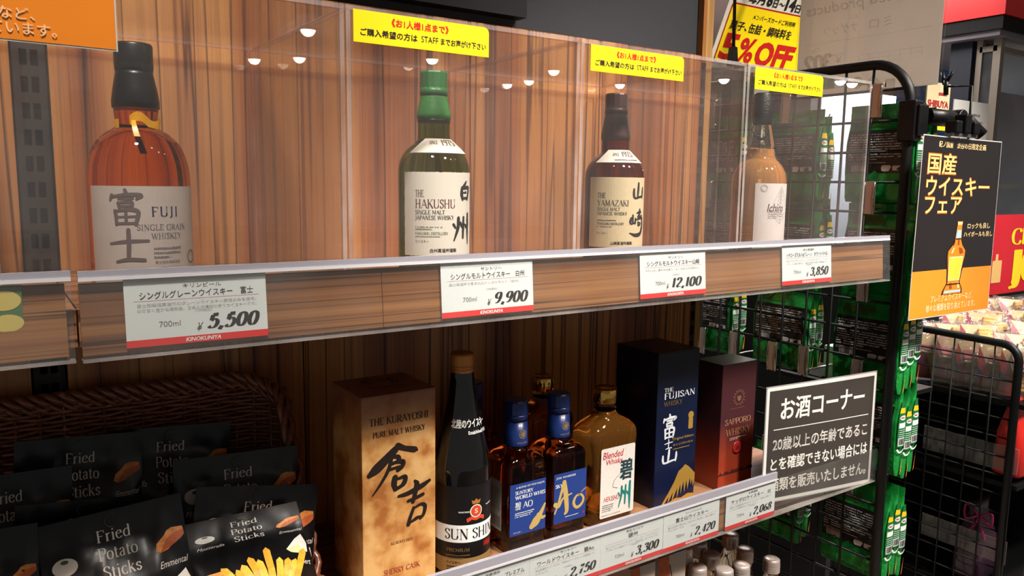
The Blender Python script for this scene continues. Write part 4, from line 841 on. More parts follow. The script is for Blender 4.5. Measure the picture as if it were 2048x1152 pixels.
# gold-capped flask bottles
def hek(x0, y0, label, front=True):
    w = .094; cx = x0+w/2; dp = .030; cy = y0+dp; z = LS; h = w/2
    t = thing('whisky_bottle', label, 'bottle', (cx, cy, LS))
    S_ = [(h*.80, dp*.6, z+.003, 4), (h*.86, dp*.92, z, 4), (h*.90, dp, z+.006, 4)]+smooth_prof([(h*.89, dp, z+.03, 4), (h*.86, dp, z+.06, 4), (h*.90, dp, z+.09, 5), (h*.98, dp, z+.120, 5), (h*1.02, dp*.99, z+.133, 4.5), (h*.99, dp*.95, z+.142, 4), (h*.80, dp*.82, z+.151, 3.2), (h*.46, dp*.62, z+.160, 2.4), (.0158, .0158, z+.168, 2)], 4)
    MB().lathe(S_, (cx, cy, 0), 64).build('glass_body', HKG, t)
    MB().lathe([(.0150, z+.168), (.0165, z+.171), (.0165, z+.174), (.0150, z+.177), (.0150, z+.182)], (cx, cy, 0), 36).build('neck', CLEARG, t)
    b = MB(); b.lathe([(.0178, z+.1805), (.0182, z+.1815), (.0182, z+.2010), (.0172, z+.2022), (.0165, z+.2010), (.006, z+.2010)], (cx, cy, 0), 44); b.build('cap', mat('mirror_gold', (232, 180, 92), .12, 1.), t)
    if front:
        Lw = .066; fn = print_front((cx-Lw/2+.002, y0-.0002, LS), .0005)
        lay(merge([rrect(0, .014, Lw, .106, .003)]), fn, 'label', mat('label_washi', (216, 210, 202), .8, var=.06, bscale=260), t)
        RI = mat('script_crimson', (186, 36, 44), .5)
        lay(merge([txt('Blended', Lw*.05, .104, Lw*.58, .0105, .006, .15), txt('Whisky', Lw*.12, .092, Lw*.50, .0105, .006, .15), txt('HEKISHU', Lw*.10, .0385, Lw*.44, .0075, 0, .2)]), fn, 'red_lettering', RI, t, .0002)
        lay(merge([txt('碧', Lw*.56, .066, Lw*.38, .032, .035, .0)]+[ribbon(cr([(Lw*.60, .078), (Lw*.42, .070), (Lw*.36, .060), (Lw*.50, .056)], 6), [.0006]*19)]), fn, 'green_character', mat('ink_slate', (34, 60, 66), .5), t, .0002)
        lay(brush(SHU, Lw*.52, .018, Lw*.42, .044), fn, 'teal_character', mat('ink_teal', (20, 118, 112), .5), t, .0002)
        lay(merge([rows(Lw*.06, .023, Lw*.32, .012, 4, dx=.0011), txt('PRODUCT OF JAPAN', Lw*.05, .0165, Lw*.55, .0024)]), fn, 'fine_print', INKG, t, .0002)
    return t
hek(.6935, .100, 'gold-capped amber flask bottle with white label, beside the navy box')
hek(.6550, .205, 'gold-capped amber flask bottle standing behind the blue-capped bottles', False)
# ================================================================== WICKER BASKET
WK = mat('wicker', (132, 78, 54), .3, coat=.4, var=.35, bscale=120)
bx0, bx1, yb, yf_, zt = -.62, .292, .295, .062, -.172
t = thing('wicker_basket', 'dark brown woven wicker basket holding the black snack bags', 'basket', (-.1, .18, LS))
rc = .045
def bpath(o=0.):
    """plan of the tall back wall, the right corner and the right side"""
    P = []; x = bx0
    while x < bx1-rc: P.append((x, yb+o)); x += .006
    for k in range(10): q = pi/2-pi/2*k/9; P.append((bx1-rc+(rc+o)*cos(q), yb-rc+(rc+o)*sin(q)))
    y = yb-rc-.006
    while y > yf_: P.append((bx1+o, y)); y -= .006
    return P
BP = bpath(); L = [0]
for a_, b_ in zip(BP[:-1], BP[1:]): L.append(L[-1]+sqrt((a_[0]-b_[0])**2+(a_[1]-b_[1])**2))
def rimz(i):
    y = BP[i][1]; q = (yb-rc*.9-y)/(yb-yf_)
    return zt-(.018*min(1, max(0, (BP[i][0]-(bx1-rc))/rc))**2)-min(.205, max(0, q)*.42)
def outw(i):
    a_ = BP[max(0, i-1)]; b_ = BP[min(len(BP)-1, i+1)]; dx, dy = b_[0]-a_[0], b_[1]-a_[1]; n = sqrt(dx*dx+dy*dy); return (-dy/n, dx/n)
b = MB(); z = LS+.006; row = 0; n = len(BP); i0 = int(n*.0)
while z < zt-.006:
    run = []
    for i in range(0, n):
        if z < rimz(i)-.004:
            ph = sin(pi*L[i]/.022+pi*(row % 2)); ox, oy = outw(i); lean = (z-LS)*.10
            run.append((BP[i][0]+ox*(ph*.0028+lean*.3), BP[i][1]+oy*(ph*.0028), z+.0006*sin(i*.7+row)))
        elif len(run) > 2: break
    if len(run) > 2: b.tube(run, .0026, 5)
    z += .0052; row += 1
b.build('weave', WK, t)['kind'] = 'stuff'
b = MB()
for k in range(int(L[-1]/.022)):
    s_ = (k+.5)*.022; i = min(range(n), key=lambda j: abs(L[j]-s_)); b.tube([(BP[i][0], BP[i][1], LS+.004), (BP[i][0], BP[i][1], rimz(i))], .002, 5)
b.build('stakes', WK, t)['kind'] = 'stuff'
for s_ in range(3):
    P = []
    for i in range(n):
        q = 2*pi*L[i]/.042+2*pi*s_/3; ox, oy = outw(i); P.append((BP[i][0]+ox*(.007*cos(q)+.004), BP[i][1]+oy*(.007*cos(q)+.004), rimz(i)+.006*sin(q)+.001))
    b = MB(); b.tube(P, .0042, 7); b.build('rim_strand', WK, t)
    b = MB(); b.tube([(p[0], p[1], p[2]-.0095) for p in P], .003, 6); b.build('rim_strand', WK, t)
MB().box((bx0, yf_, LS+.0005), (bx1, yb, LS+.005)).build('base', WK, t)
b = MB()
for k in range(5): b.tube([(bx0, yf_, LS+.008+.0055*k), (bx1, yf_, LS+.008+.0055*k)], .0026, 5)
b.build('front_weave', WK, t)['kind'] = 'stuff'
# ================================================================== BLACK SNACK BAGS
BAGM = mat('bag_black', (15, 15, 17), .30, spec=.45, bump=.08, bscale=40)
BTXT = mat('bag_cream', (214, 206, 196), .5)
OR1 = mat('cheese_orange', (226, 140, 62), .5, var=.25, bscale=120); OR2 = mat('cheese_dark', (196, 96, 44), .5, var=.2, bscale=120)
CW = mat('cheese_white', (226, 222, 214), .5); CY = mat('cheese_cream', (226, 206, 150), .5); FRY = mat('fry_yellow', (240, 176, 60), .5, var=.2, bscale=140); LEAF = mat('leaf_olive', (86, 88, 58), .5); RDC = mat('cheddar_red', (206, 76, 40), .5)
def snack_bag(tl, tr, y, tilt, label, seed, yr=None, w=.135, curl=0., h=.19, fold_top=False):
    TL = PY(*tl, y); TR = PY(*tr, y if yr is None else yr); U = TR-TL; sc = np.linalg.norm(U); U = U/sc
    V = np.array([0, sin(radians(tilt)), cos(radians(tilt))]); V = V-U*np.dot(U, V); V /= np.linalg.norm(V); N = np.cross(U, V)
    O = TL-V*h
    bottom = (O+U*sc/2)
    R = random.Random(seed); ph = [R.uniform(0, 6) for _ in range(6)]
    t = thing('snack_bag', label, 'snack bag', (bottom[0], bottom[1], bottom[2]), 'black snack bags in the wicker basket')
    def surf(i, j, side):
        d = .021*max(0, sin(pi*min(1, max(0, i))))**.6*max(0, min(1, (1-j-.16)/.25))*min(1, j/.10+.02)
        if j > .86: d = 0
        wr = .0013*(sin(22*i+9*j+ph[0])*sin(17*j+ph[1])+.6*sin(41*i-13*j+ph[2])*sin(9*i+ph[3]))*(1 if .04 < j < .97 else .3)*min(1, max(.1, (1-j)*6))
        fold = .004*sin(pi*i*2+ph[4])*(1-j)
        bend = -curl*(max(0, .62-j))**2
        p = O+U*(i*sc)+V*(j*h)+N*(side*(d+.0006)+wr+fold)
        zm = LS+.010+.010*side
        if p[2] < zm: p = np.array([p[0], p[1]-(zm-p[2])*.25, zm-(zm-p[2])*.05])
        return p
    b = MB(); b.grid(lambda i, j: surf(i, j, 1), 26, 30); b.grid(lambda i, j: surf(i, j, -1), 26, 30, flip=True)
    # crimped edges close the two faces
    for q in (0, 1): b.grid(lambda i, j, q=q: surf(q, j, 1)*(1-i)+surf(q, j, -1)*i, 1, 30, flip=not q)
    b.build('pouch', BAGM, t)
    def fn(x, y_, e=0.):
        d_ = h-y_
        if fold_top: d_ = d_*.5 if d_ < .40*h else d_-.20*h   # a fold takes up the upper print
        return surf(x/sc, (h-d_)/h, 1)+N*(.0006+e)
    fn.curved = .008; fn.both = True
    k = sc; H = h
    lay(merge([serif('Fried', k*.50, H*.845, k*.235, H*.060, .13, .05, anchor='c'), serif('Potato', k*.51, H*.755, k*.27, H*.060, .13, .05, anchor='c'), serif('Sticks', k*.52, H*.665, k*.26, H*.060, .13, .05, anchor='c')]), fn, 'title_lettering', BTXT, t)
    lay(merge([txt('Emmental', k*.77, H*.635, k*.20, H*.034, .0, .25), txt('Mozzarella', k*.08, H*.655, k*.22, H*.034, 0, .25), txt('Camembert', k*.72, H*.40, k*.24, H*.034, 0, .25), txt('Cheddar', k*.10, H*.30, k*.18, H*.034, 0, .25)]), fn, 'cheese_names', BTXT, t)
    def P(l, x, yy, s): return poly([(k*(x+a_*s), H*yy+k*b_*s) for a_, b_ in l])
    lay(P([(0, .0), (.06, .22), (.34, .44), (.45, .58), (.62, .64), (.98, .60), (1, .40), (.40, -.06), (.14, -.10)], .76, .73, .22), fn, 'cheese_picture', OR1, t, .0001)
    lay(P([(.14, -.10), (.40, .30), (.62, .42), (1, .50), (1, .32), (.86, .20), (.42, -.02)], .76, .73, .22), fn, 'cheese_face', OR2, t, .0003)
    lay(disc(k*.16, H*.77, k*.082, k*.062, 22), fn, 'mozzarella_picture', CW, t, .0001)
    lay(disc(k*.16, H*.795, k*.026, k*.014, 12), fn, 'basil_leaf', LEAF, t, .0003)
    lay(P([(0, .3), (.5, .75), (.85, .95), (1, .5), (.92, .05), (.5, .0)], .78, .47, .20), fn, 'camembert_picture', CW, t, .0001)
    lay(P([(0, .3), (.55, .42), (.92, .05), (.5, .0), (.15, .12)], .78, .47, .20), fn, 'camembert_cut', CY, t, .0003)
    lay(P([(0, .1), (.05, .6), (.35, .8), (1, .78), (1, .4), (.5, .35)], .04, .37, .2), fn, 'cheddar_picture', OR1, t, .0001)
    lay(P([(0, .1), (.5, .35), (1, .4), (1, .22), (.55, .18), (.02, -.12)], .04, .37, .2), fn, 'cheddar_rind', RDC, t, .0002)
    fr_ = []
    for q in range(11):
        a_ = -.55+.11*q+R.uniform(-.04, .04); x0_ = .42+.022*q; l_ = R.uniform(.42, .58); d_ = (sin(a_), cos(a_)); n_ = (d_[1]*.030, -d_[0]*.030)
        fr_.append(poly([(k*(x0_-n_[0]), H*.16-k*n_[1]), (k*(x0_+n_[0]), H*.16+k*n_[1]), (k*(x0_+n_[0]+d_[0]*l_), H*.16+k*(n_[1]+d_[1]*l_)), (k*(x0_+d_[0]*(l_+.035)), H*.16+k*d_[1]*(l_+.035)), (k*(x0_-n_[0]+d_[0]*l_), H*.16+k*(-n_[1]+d_[1]*l_))]))
    for q, f_ in enumerate(fr_): lay(f_, fn, 'fry_picture', FRY if q % 2 else mat('fry_gold', (232, 158, 44), .5, var=.2, bscale=140), t, .0001+.00012*q)
    b = MB(); b.tube([fn(k*.5+.0065*cos(q*.35), H*.945+.0065*sin(q*.35), .0003) for q in range(3, 15)], .0004, 4); b.build('punched_hole', mat('hole_edge', (90, 84, 80), .3), t)
    return t
snack_bag((213, 862), (460, 843), .250, 4, 'black snack bag farthest back on the right, leaning on the wicker', 2)
snack_bag((28, 884), (284, 862), .232, 5, 'black snack bag farthest back, left of the other back bag', 1)
snack_bag((345, 922), (593, 890), .202, 9, 'black snack bag second from the back at right, orange cheese picture by its edge', 3)
snack_bag((-130, 968), (143, 930), .198, 9, 'black snack bag at left edge with only ied and an orange cheese showing', 6)
snack_bag((393, 974), (636, 968), .168, 12, 'black snack bag at right, third from the back, mostly covered', 4)
snack_bag((30, 1012), (298, 988), .165, 11, 'black snack bag hidden behind the front one, only its dark top showing', 7)
snack_bag((-200, 1090), (75, 1045), .115, 12, 'black snack bag cut off at the lower left corner', 9)
snack_bag((362, 1052), (592, 1003), .148, 48, 'black snack bag lying back in the front right of the basket, bright fries picture', 5, h=.20, fold_top=True)
snack_bag((66, 1057), (360, 985), .120, 16, 'front black snack bag with the full white title and orange cheese', 8)
# ================================================================== SMALL BOTTLES ON THE BOTTOM SHELF
SB = glass('small_bottle_glass', (226, 214, 196), 1.3); CAPS = mat('screw_silver', (206, 190, 182), .3, .5)
def small_bottle(p, label):
    x, y, z1 = p; z0 = z1-.19
    t = thing('small_bottle', label, 'bottle', (x, y, z0), 'small screw-cap bottles on the bottom shelf')
    MB().lathe([(.004, z0+.003), (.024, z0), (.026, z0+.005)]+smooth_prof([(.026, z0+.03), (.026, z0+.10), (.0235, z0+.122), (.0165, z0+.145), (.0125, z0+.158), (.0122, z0+.166)]), (x, y, 0), 32).build('glass_body', SB, t)
    b = MB(); z = z1-.026
    pr = []
    for k in range(4): pr += [(.0150, z), (.0158, z+.002), (.0150, z+.0042)]; z += .0045
    pr += [(.0152, z+.001), (.0150, z1-.002), (.0125, z1), (.004, z1+.0003)]
    b.lathe(pr, (x, y, 0), 32); b.build('screw_cap', CAPS, t)
    lay(rect(.026*A(-60), .03, .026*A(120), .075), cyl((x, y, z0), .0262), 'label', mat('small_label', (214, 210, 200), .6), t)
    return t
lab_ = ['beside the pale cartons', 'second from the cartons', 'in the middle of the front row', 'behind the others, highest in view', 'under the red-banded card end', 'lowest in the middle', 'rightmost of the group', 'far back in shade', 'between the two rows', 'at the bottom edge left']
sp = [((1397, 1095), .15), ((1422, 1118), .12), ((1461, 1078), .20), ((1490, 1108), .16), ((1543, 1128), .14), ((1482, 1140), .11), ((1395, 1145), .10), ((1368, 1105), .13), ((1448, 1150), .08)]
sl = ['small screw-cap bottle nearest the pale cartons, just under the shelf edge', 'small screw-cap bottle with reddish cap top in the front row, left of centre', 'small screw-cap bottle standing farthest back, its cap highest of the group', 'small screw-cap bottle in the middle of the group with a bright ringed cap', 'small screw-cap bottle rightmost of the group', 'small screw-cap bottle low in the middle, cut by the lower frame edge', 'small screw-cap bottle low beside the dark gap, left end of the group', 'small screw-cap bottle half hidden behind the carton', 'small screw-cap bottle lowest of all, between two ringed caps']
for (uv, y), l_ in zip(sp, sl):
    p = PY(*uv, y); small_bottle((p[0], p[1], p[2]+.012), l_)
# pale cartons
def carton(u, v, y, w, label, s, ang=0., ornament=True):
    p = PY(u, v, y); t = thing('carton', label, 'carton', (p[0], p[1], LS2))
    b = MB(); b.box((p[0], p[1], LS2), (p[0]+w, p[1]+.06, p[2])); b.build('carton_body', mat('carton_pale', (196, 184, 172), .5), t)
    fn = print_front((p[0], p[1], LS2)); H = p[2]-LS2
    lay(poly([(0, H), (w*.35, H), (w*.42, H*.9), (w*.2, H*.8), (0, H*.85)]), fn, 'orange_print', OR2, t)
    lay(merge([ribbon(cr([(w*.4, H*.95), (w*.55, H*.85), (w*.75, H*.78), (w*.6, H*.7), (w*.8, H*.62)], 6), [.0016]*25)]), fn, 'line_print', mat('print_brown', (70, 50, 44), .5), t, .0001)
    return t
carton(1318, 1118, .09, .060, 'pale carton with orange corner print below the rail, beside the small bottles', 1)
carton(1262, 1140, .075, .050, 'pale carton with brown line print at the bottom edge, left of the other', 2)
# ================================================================== WIRE GRID WITH GREEN PACKETS
XG = 1.34
def pgx(u, v, x=XG): return PX(u, v, x)
g = thing('wire_grid', 'black wire grid panel with rounded tube frame, standing right of the shelves', 'grid panel', (XG, .3, FL))
yn, yfar, ztp, rr_ = .0365, .95, .3065, .075
b = MB(); P = [(XG, yn, FL), (XG, yn, ztp-rr_-.08), (XG, yn, ztp-rr_)]
for k in range(1, 9): q = pi/2*k/8; P.append((XG, yn+rr_-rr_*cos(q), ztp-rr_+rr_*sin(q)))
P += [(XG, .3, ztp), (XG, .7, ztp), (XG, yfar, ztp), (XG, yfar, FL)]
b.tube(P, .0088, 12); b.build('tube_frame', BLACK, g)
zs = [.2605-.0545*k for k in range(27)]; ys = [.107+.0545*k for k in range(16)]
for z in zs: MB().tube([(XG, yn, z), (XG, yfar, z)], .0027, 6).build('wire', BLACK, g)
for y in ys: MB().tube([(XG-.0035, y, FL+.02), (XG-.0035, y, ztp)], .0027, 6).build('wire', BLACK, g)
# ---- green packet
GF = mat('foil_green', (34, 150, 66), .16, .25, bump=.9, bscale=60, var=.25); GP = mat('print_green_dark', (44, 88, 20), .4)
PB_ = mat('pack_black', (26, 28, 28), .35); PT = mat('pack_text', (200, 198, 192), .5); PY_ = mat('pack_yellow', (240, 190, 30), .4); PO = mat('pack_orange', (240, 140, 50), .4)
def pack(y0, ztop, x, seed, label, w=.130, h=.178, d=.026, group='green foil snack packets hung on the wire grid'):
    """hangs flat against the grid: black back print towards -X, narrow gusset towards -Y"""
    t = thing('snack_packet', label, 'packet', (x+d/2, y0+w/2, ztop-h), group); R = random.Random(seed); ph = [R.uniform(0, 6) for _ in range(5)]
    def th(j): return .0012+d*min(1, max(0, (1-j-.10)/.28))*(min(1, (j+.02)/.06)**.5)*(.55+.45*sin(pi*min(1, max(0, 1-j)))) if j < .9 else .0012
    def cr_(i, j): return .0022*sin(31*i+ph[0]+8*j)*sin(23*j+ph[1])*(1 if j < .3 else .35)+.0012*sin(60*i+ph[2])*sin(47*j+ph[3])*(1 if j < .3 else .2)
    xc = x+d/2
    yq = lambda j: (.010*(1-min(1, j/.2)))*0
    b = MB()
    b.grid(lambda i, j: (xc-th(j)/2-cr_(i, j), y0+w-w*i, ztop-h+h*j), 14, 22)
    b.grid(lambda i, j: (xc+th(j)/2+cr_(i, j), y0+w*i, ztop-h+h*j), 14, 22)
    b.grid(lambda i, j: (xc-th(j)/2*(1-2*i)-cr_(1, j)*(1-i)+cr_(0, j)*i, y0-.003*sin(pi*i), ztop-h+h*j), 5, 22)
    b.grid(lambda i, j: (xc+th(j)/2*(1-2*i), y0+w+.003*sin(pi*i), ztop-h+h*j), 5, 22)
    b.build('foil_pouch', GF, t)
    def fb(a_, v, e=0.):
        i = a_/w; j = v/h; return np.array([xc-th(j)/2-cr_(i, j)-.0007-e, y0+w-w*i, ztop-h+h*j])
    fb.curved = .012; fb.both = True
    lay(rect(w*.02, h*.30, w*.93, h*.44), fb, 'back_label', PB_, t, .0002)
    lay(merge([rows(w*.05, h*.43, w*.86, h*.28, 11, dx=.0016, seed=seed), rows(w*.05, h*.385, w*.6, h*.03, 2, dx=.0012, seed=seed+1), barcode(w*.10, h*.315, w*.24, h*.065), rrect(w*.56, h*.32, w*.14, h*.06, .004), rrect(w*.72, h*.325, w*.2, h*.05, .002)]), fb, 'back_print', PT, t, .0006, step=.03)
    lay(rect(w*.08, h*.775, w*.5, h*.10), fb, 'olive_patch', GP, t, .0002)
    ds = d*.74
    def fs_(a_, v, e=0.): j = v/h; i = a_/ds; return np.array([xc-th(j)/2*(1-2*i)*.9, y0-.0040-.0022*sin(pi*i)-e-.0005, ztop-h+h*j])
    fs_.curved = .004; fs_.both = True
    lay(rect(0, h*.32, ds, h*.50), fs_, 'side_label', mat('side_green', (24, 104, 50), .35), t)
    lay(rect(0, h*.685, ds, h*.055), fs_, 'yellow_band', PY_, t, .0002)
    lay(merge([rect(ds*.1, h*.525, ds*.8, h*.055), rect(ds*.08, h*.335, ds*.84, h*.085), disc(ds*.5, h*.635, ds*.40, h*.026, 16)]+[rect(ds*.1, h*(.435+.022*k), ds*.8, h*.005) for k in range(4)]), fs_, 'side_print', mat('side_white', (226, 228, 224), .4), t, .0002)
    lay(merge([barcode(ds*.14, h*.345, ds*.72, h*.068)]), fs_, 'side_barcode', INK, t, .0004)
    lay(merge([txt('MILO', ds*.2, h*.626, ds*.6, h*.020, .02)]), fs_, 'oval_lettering', mat('oval_red', (170, 50, 30), .4), t, .0004)
    lay(merge([ribbon(cr([(0, h*.30), (ds*.3, h*.265), (ds, h*.29)], 5), [.003]*11)]), fs_, 'white_swoosh', mat('side_white', (226, 228, 224), .4), t, .0003)
    lay(poly([(ds*.55, h*.02), (ds, h*.03), (ds, h*.20)]), fs_, 'orange_corner', PO, t, .0003)
    return t
cols = [(.0330, 'near the frame post'), (.225, 'in the middle column'), (.42, 'in the far column')]
rws = [(.238, 'top row'), (.064, 'second row'), (-.098, 'third row'), (-.268, 'fourth row'), (-.470, 'fifth row')]
pos_w = ['against the wire grid', 'second from the grid', 'third from the grid']
proto = None
for ci, (cy_, cn) in enumerate(cols):
    for ri, (rz_, rn) in enumerate(rws):
        if (ci, ri) in ((1, 3), (2, 3), (2, 4), (0, 2) if 0 else (9, 9)): continue
        nd = 3 if ci == 0 else 2
        for k in range(nd):
            x = XG+.008+.030*k+(.012 if ri % 2 else 0); yy = cy_+(.004*((k*7+ri*3) % 3-1)); zz = rz_-(.006*((k*5+ri) % 3))
            lab = f'green foil packet, {rn} {cn}, {pos_w[k]}'
            if proto is None: proto = pack(yy, zz, x, 11, lab); base = np.array(proto.location); by, bz, bxx = yy, zz, x
            else: dup(proto, (base[0]+x-bxx, base[1]+yy-by, base[2]+zz-bz), lab)
        # the hook that carries them
hk = None
for ci, (cy_, cn) in enumerate(cols):
    for ri, (rz_, rn) in enumerate(rws):
        yc, zc = cy_+.065, rz_-.008+.018
        if hk is None:
            hk = thing('display_hook', f'chrome double-wire hook on the grid, {rn} {cn}', 'hook', (XG, yc, zc), 'chrome hooks on the wire grid'); hb = (yc, zc)
            b = MB(); b.box((XG-.006, yc-.011, zc-.035), (XG-.0042, yc+.011, zc+.024)); b.build('bracket_plate', mat('hook_plate', (176, 160, 152), .3, .7), hk)
            b = MB(); b.tube([(XG-.004, yc, zc-.026), (XG+.02, yc, zc-.026), (XG+.13, yc, zc-.0255), (XG+.142, yc, zc-.008)], .0022, 6); b.build('prong', CHROME, hk)
            for s_ in (-1, 1):
                b = MB(); b.tube([(XG-.006, yc+s_*.0095, zc-.036), (XG-.0075, yc+s_*.0095, zc), (XG-.006, yc+s_*.0095, zc+.022), (XG+.004, yc+s_*.0095, zc+.027), (XG+.005, yc+s_*.0095, zc+.018)], .0014, 6); b.build('side_wire', CHROME, hk)
        else: dup(hk, (XG, yc, zc), f'chrome double-wire hook on the grid, {rn} {cn}')
# hooks left empty under the third row, with a torn white card
for k, (u, v, y) in enumerate([(1470, 685, .43), (1610, 715, .27)]):
    p = pgx(u, v); t = dup(hk, (XG, p[1], p[2]), ['chrome hook left empty, in the shade above the wine-red carton', 'chrome hook catching the light above the black notice board'][k])
# ================================================================== POSTER ON CLAMP
# clamp
a_ = np.array([XG, yn, .165])
t = thing('poster_clamp', 'black plastic swivel clamp arm fixed to the grid post', 'clamp', (XG, yn, .13))
b = MB(); b.box((XG-.013, yn-.017, .168), (XG+.013, yn+.015, .238)); b.build('post_clamp', SATIN, t); bev(kids(t)[-1], .003)
b = MB(); b.box((XG-.009, yn-.023, .178), (XG+.020, yn-.0173, .230)); bev(b.build('clamp_jaw', SATIN, t), .002)
b = MB(); b.box((XG+.0133, yn-.014, .194), (XG+.030, yn+.010, .236)); bev(b.build('clamp_knob', SATIN, t), .004)
e1 = PY(1905, 238, yn-.02); e2 = PY(1925, 236, yn-.03); e3 = PY(1930, 262, -.02)
b = MB(); b.tube([(XG+.03, yn-.012, .212), (e1[0], yn-.02, e1[2])], [.0155, .0145], 10); b.build('arm', SATIN, t)
b = MB(); b.lathe([(.0155, -.014), (.0165, -.012), (.0165, .012), (.0155, .014)], (e1[0]+.008, yn-.022, e1[2]), 20, axis=(0, 1, 0)); b.build('joint', SATIN, t)
b = MB(); b.lathe([(.0045, 0), (.0045, .003)], (e1[0]+.008, yn-.039, e1[2]), 12, axis=(0, 1, 0)); b.build('screw', CHROME, t)
b = MB(); b.tube([(e1[0]+.008, yn-.022, e1[2]), (e1[0]+.035, yn-.03, e1[2]-.004), (e1[0]+.052, -.012, e1[2]-.028)], [.014, .013, .011], 10); b.build('wrist', SATIN, t)
pc = PY(1926, 264, -.02)
for s_ in (-.030, 0, .030):
    b = MB(); b.box((pc[0]+s_-.010, -.030, pc[2]-.004), (pc[0]+s_+.010, -.008, pc[2]+.018+(.012 if s_ == 0 else 0))); bev(b.build('clip_tooth', SATIN, t), .003)
b = MB(); b.box((pc[0]-.042, -.0245, pc[2]-.009), (pc[0]+.042, -.0205, pc[2]-.003)); b.build('clip_jaw', mat('jaw_smoke', (70, 66, 66), .3), t)
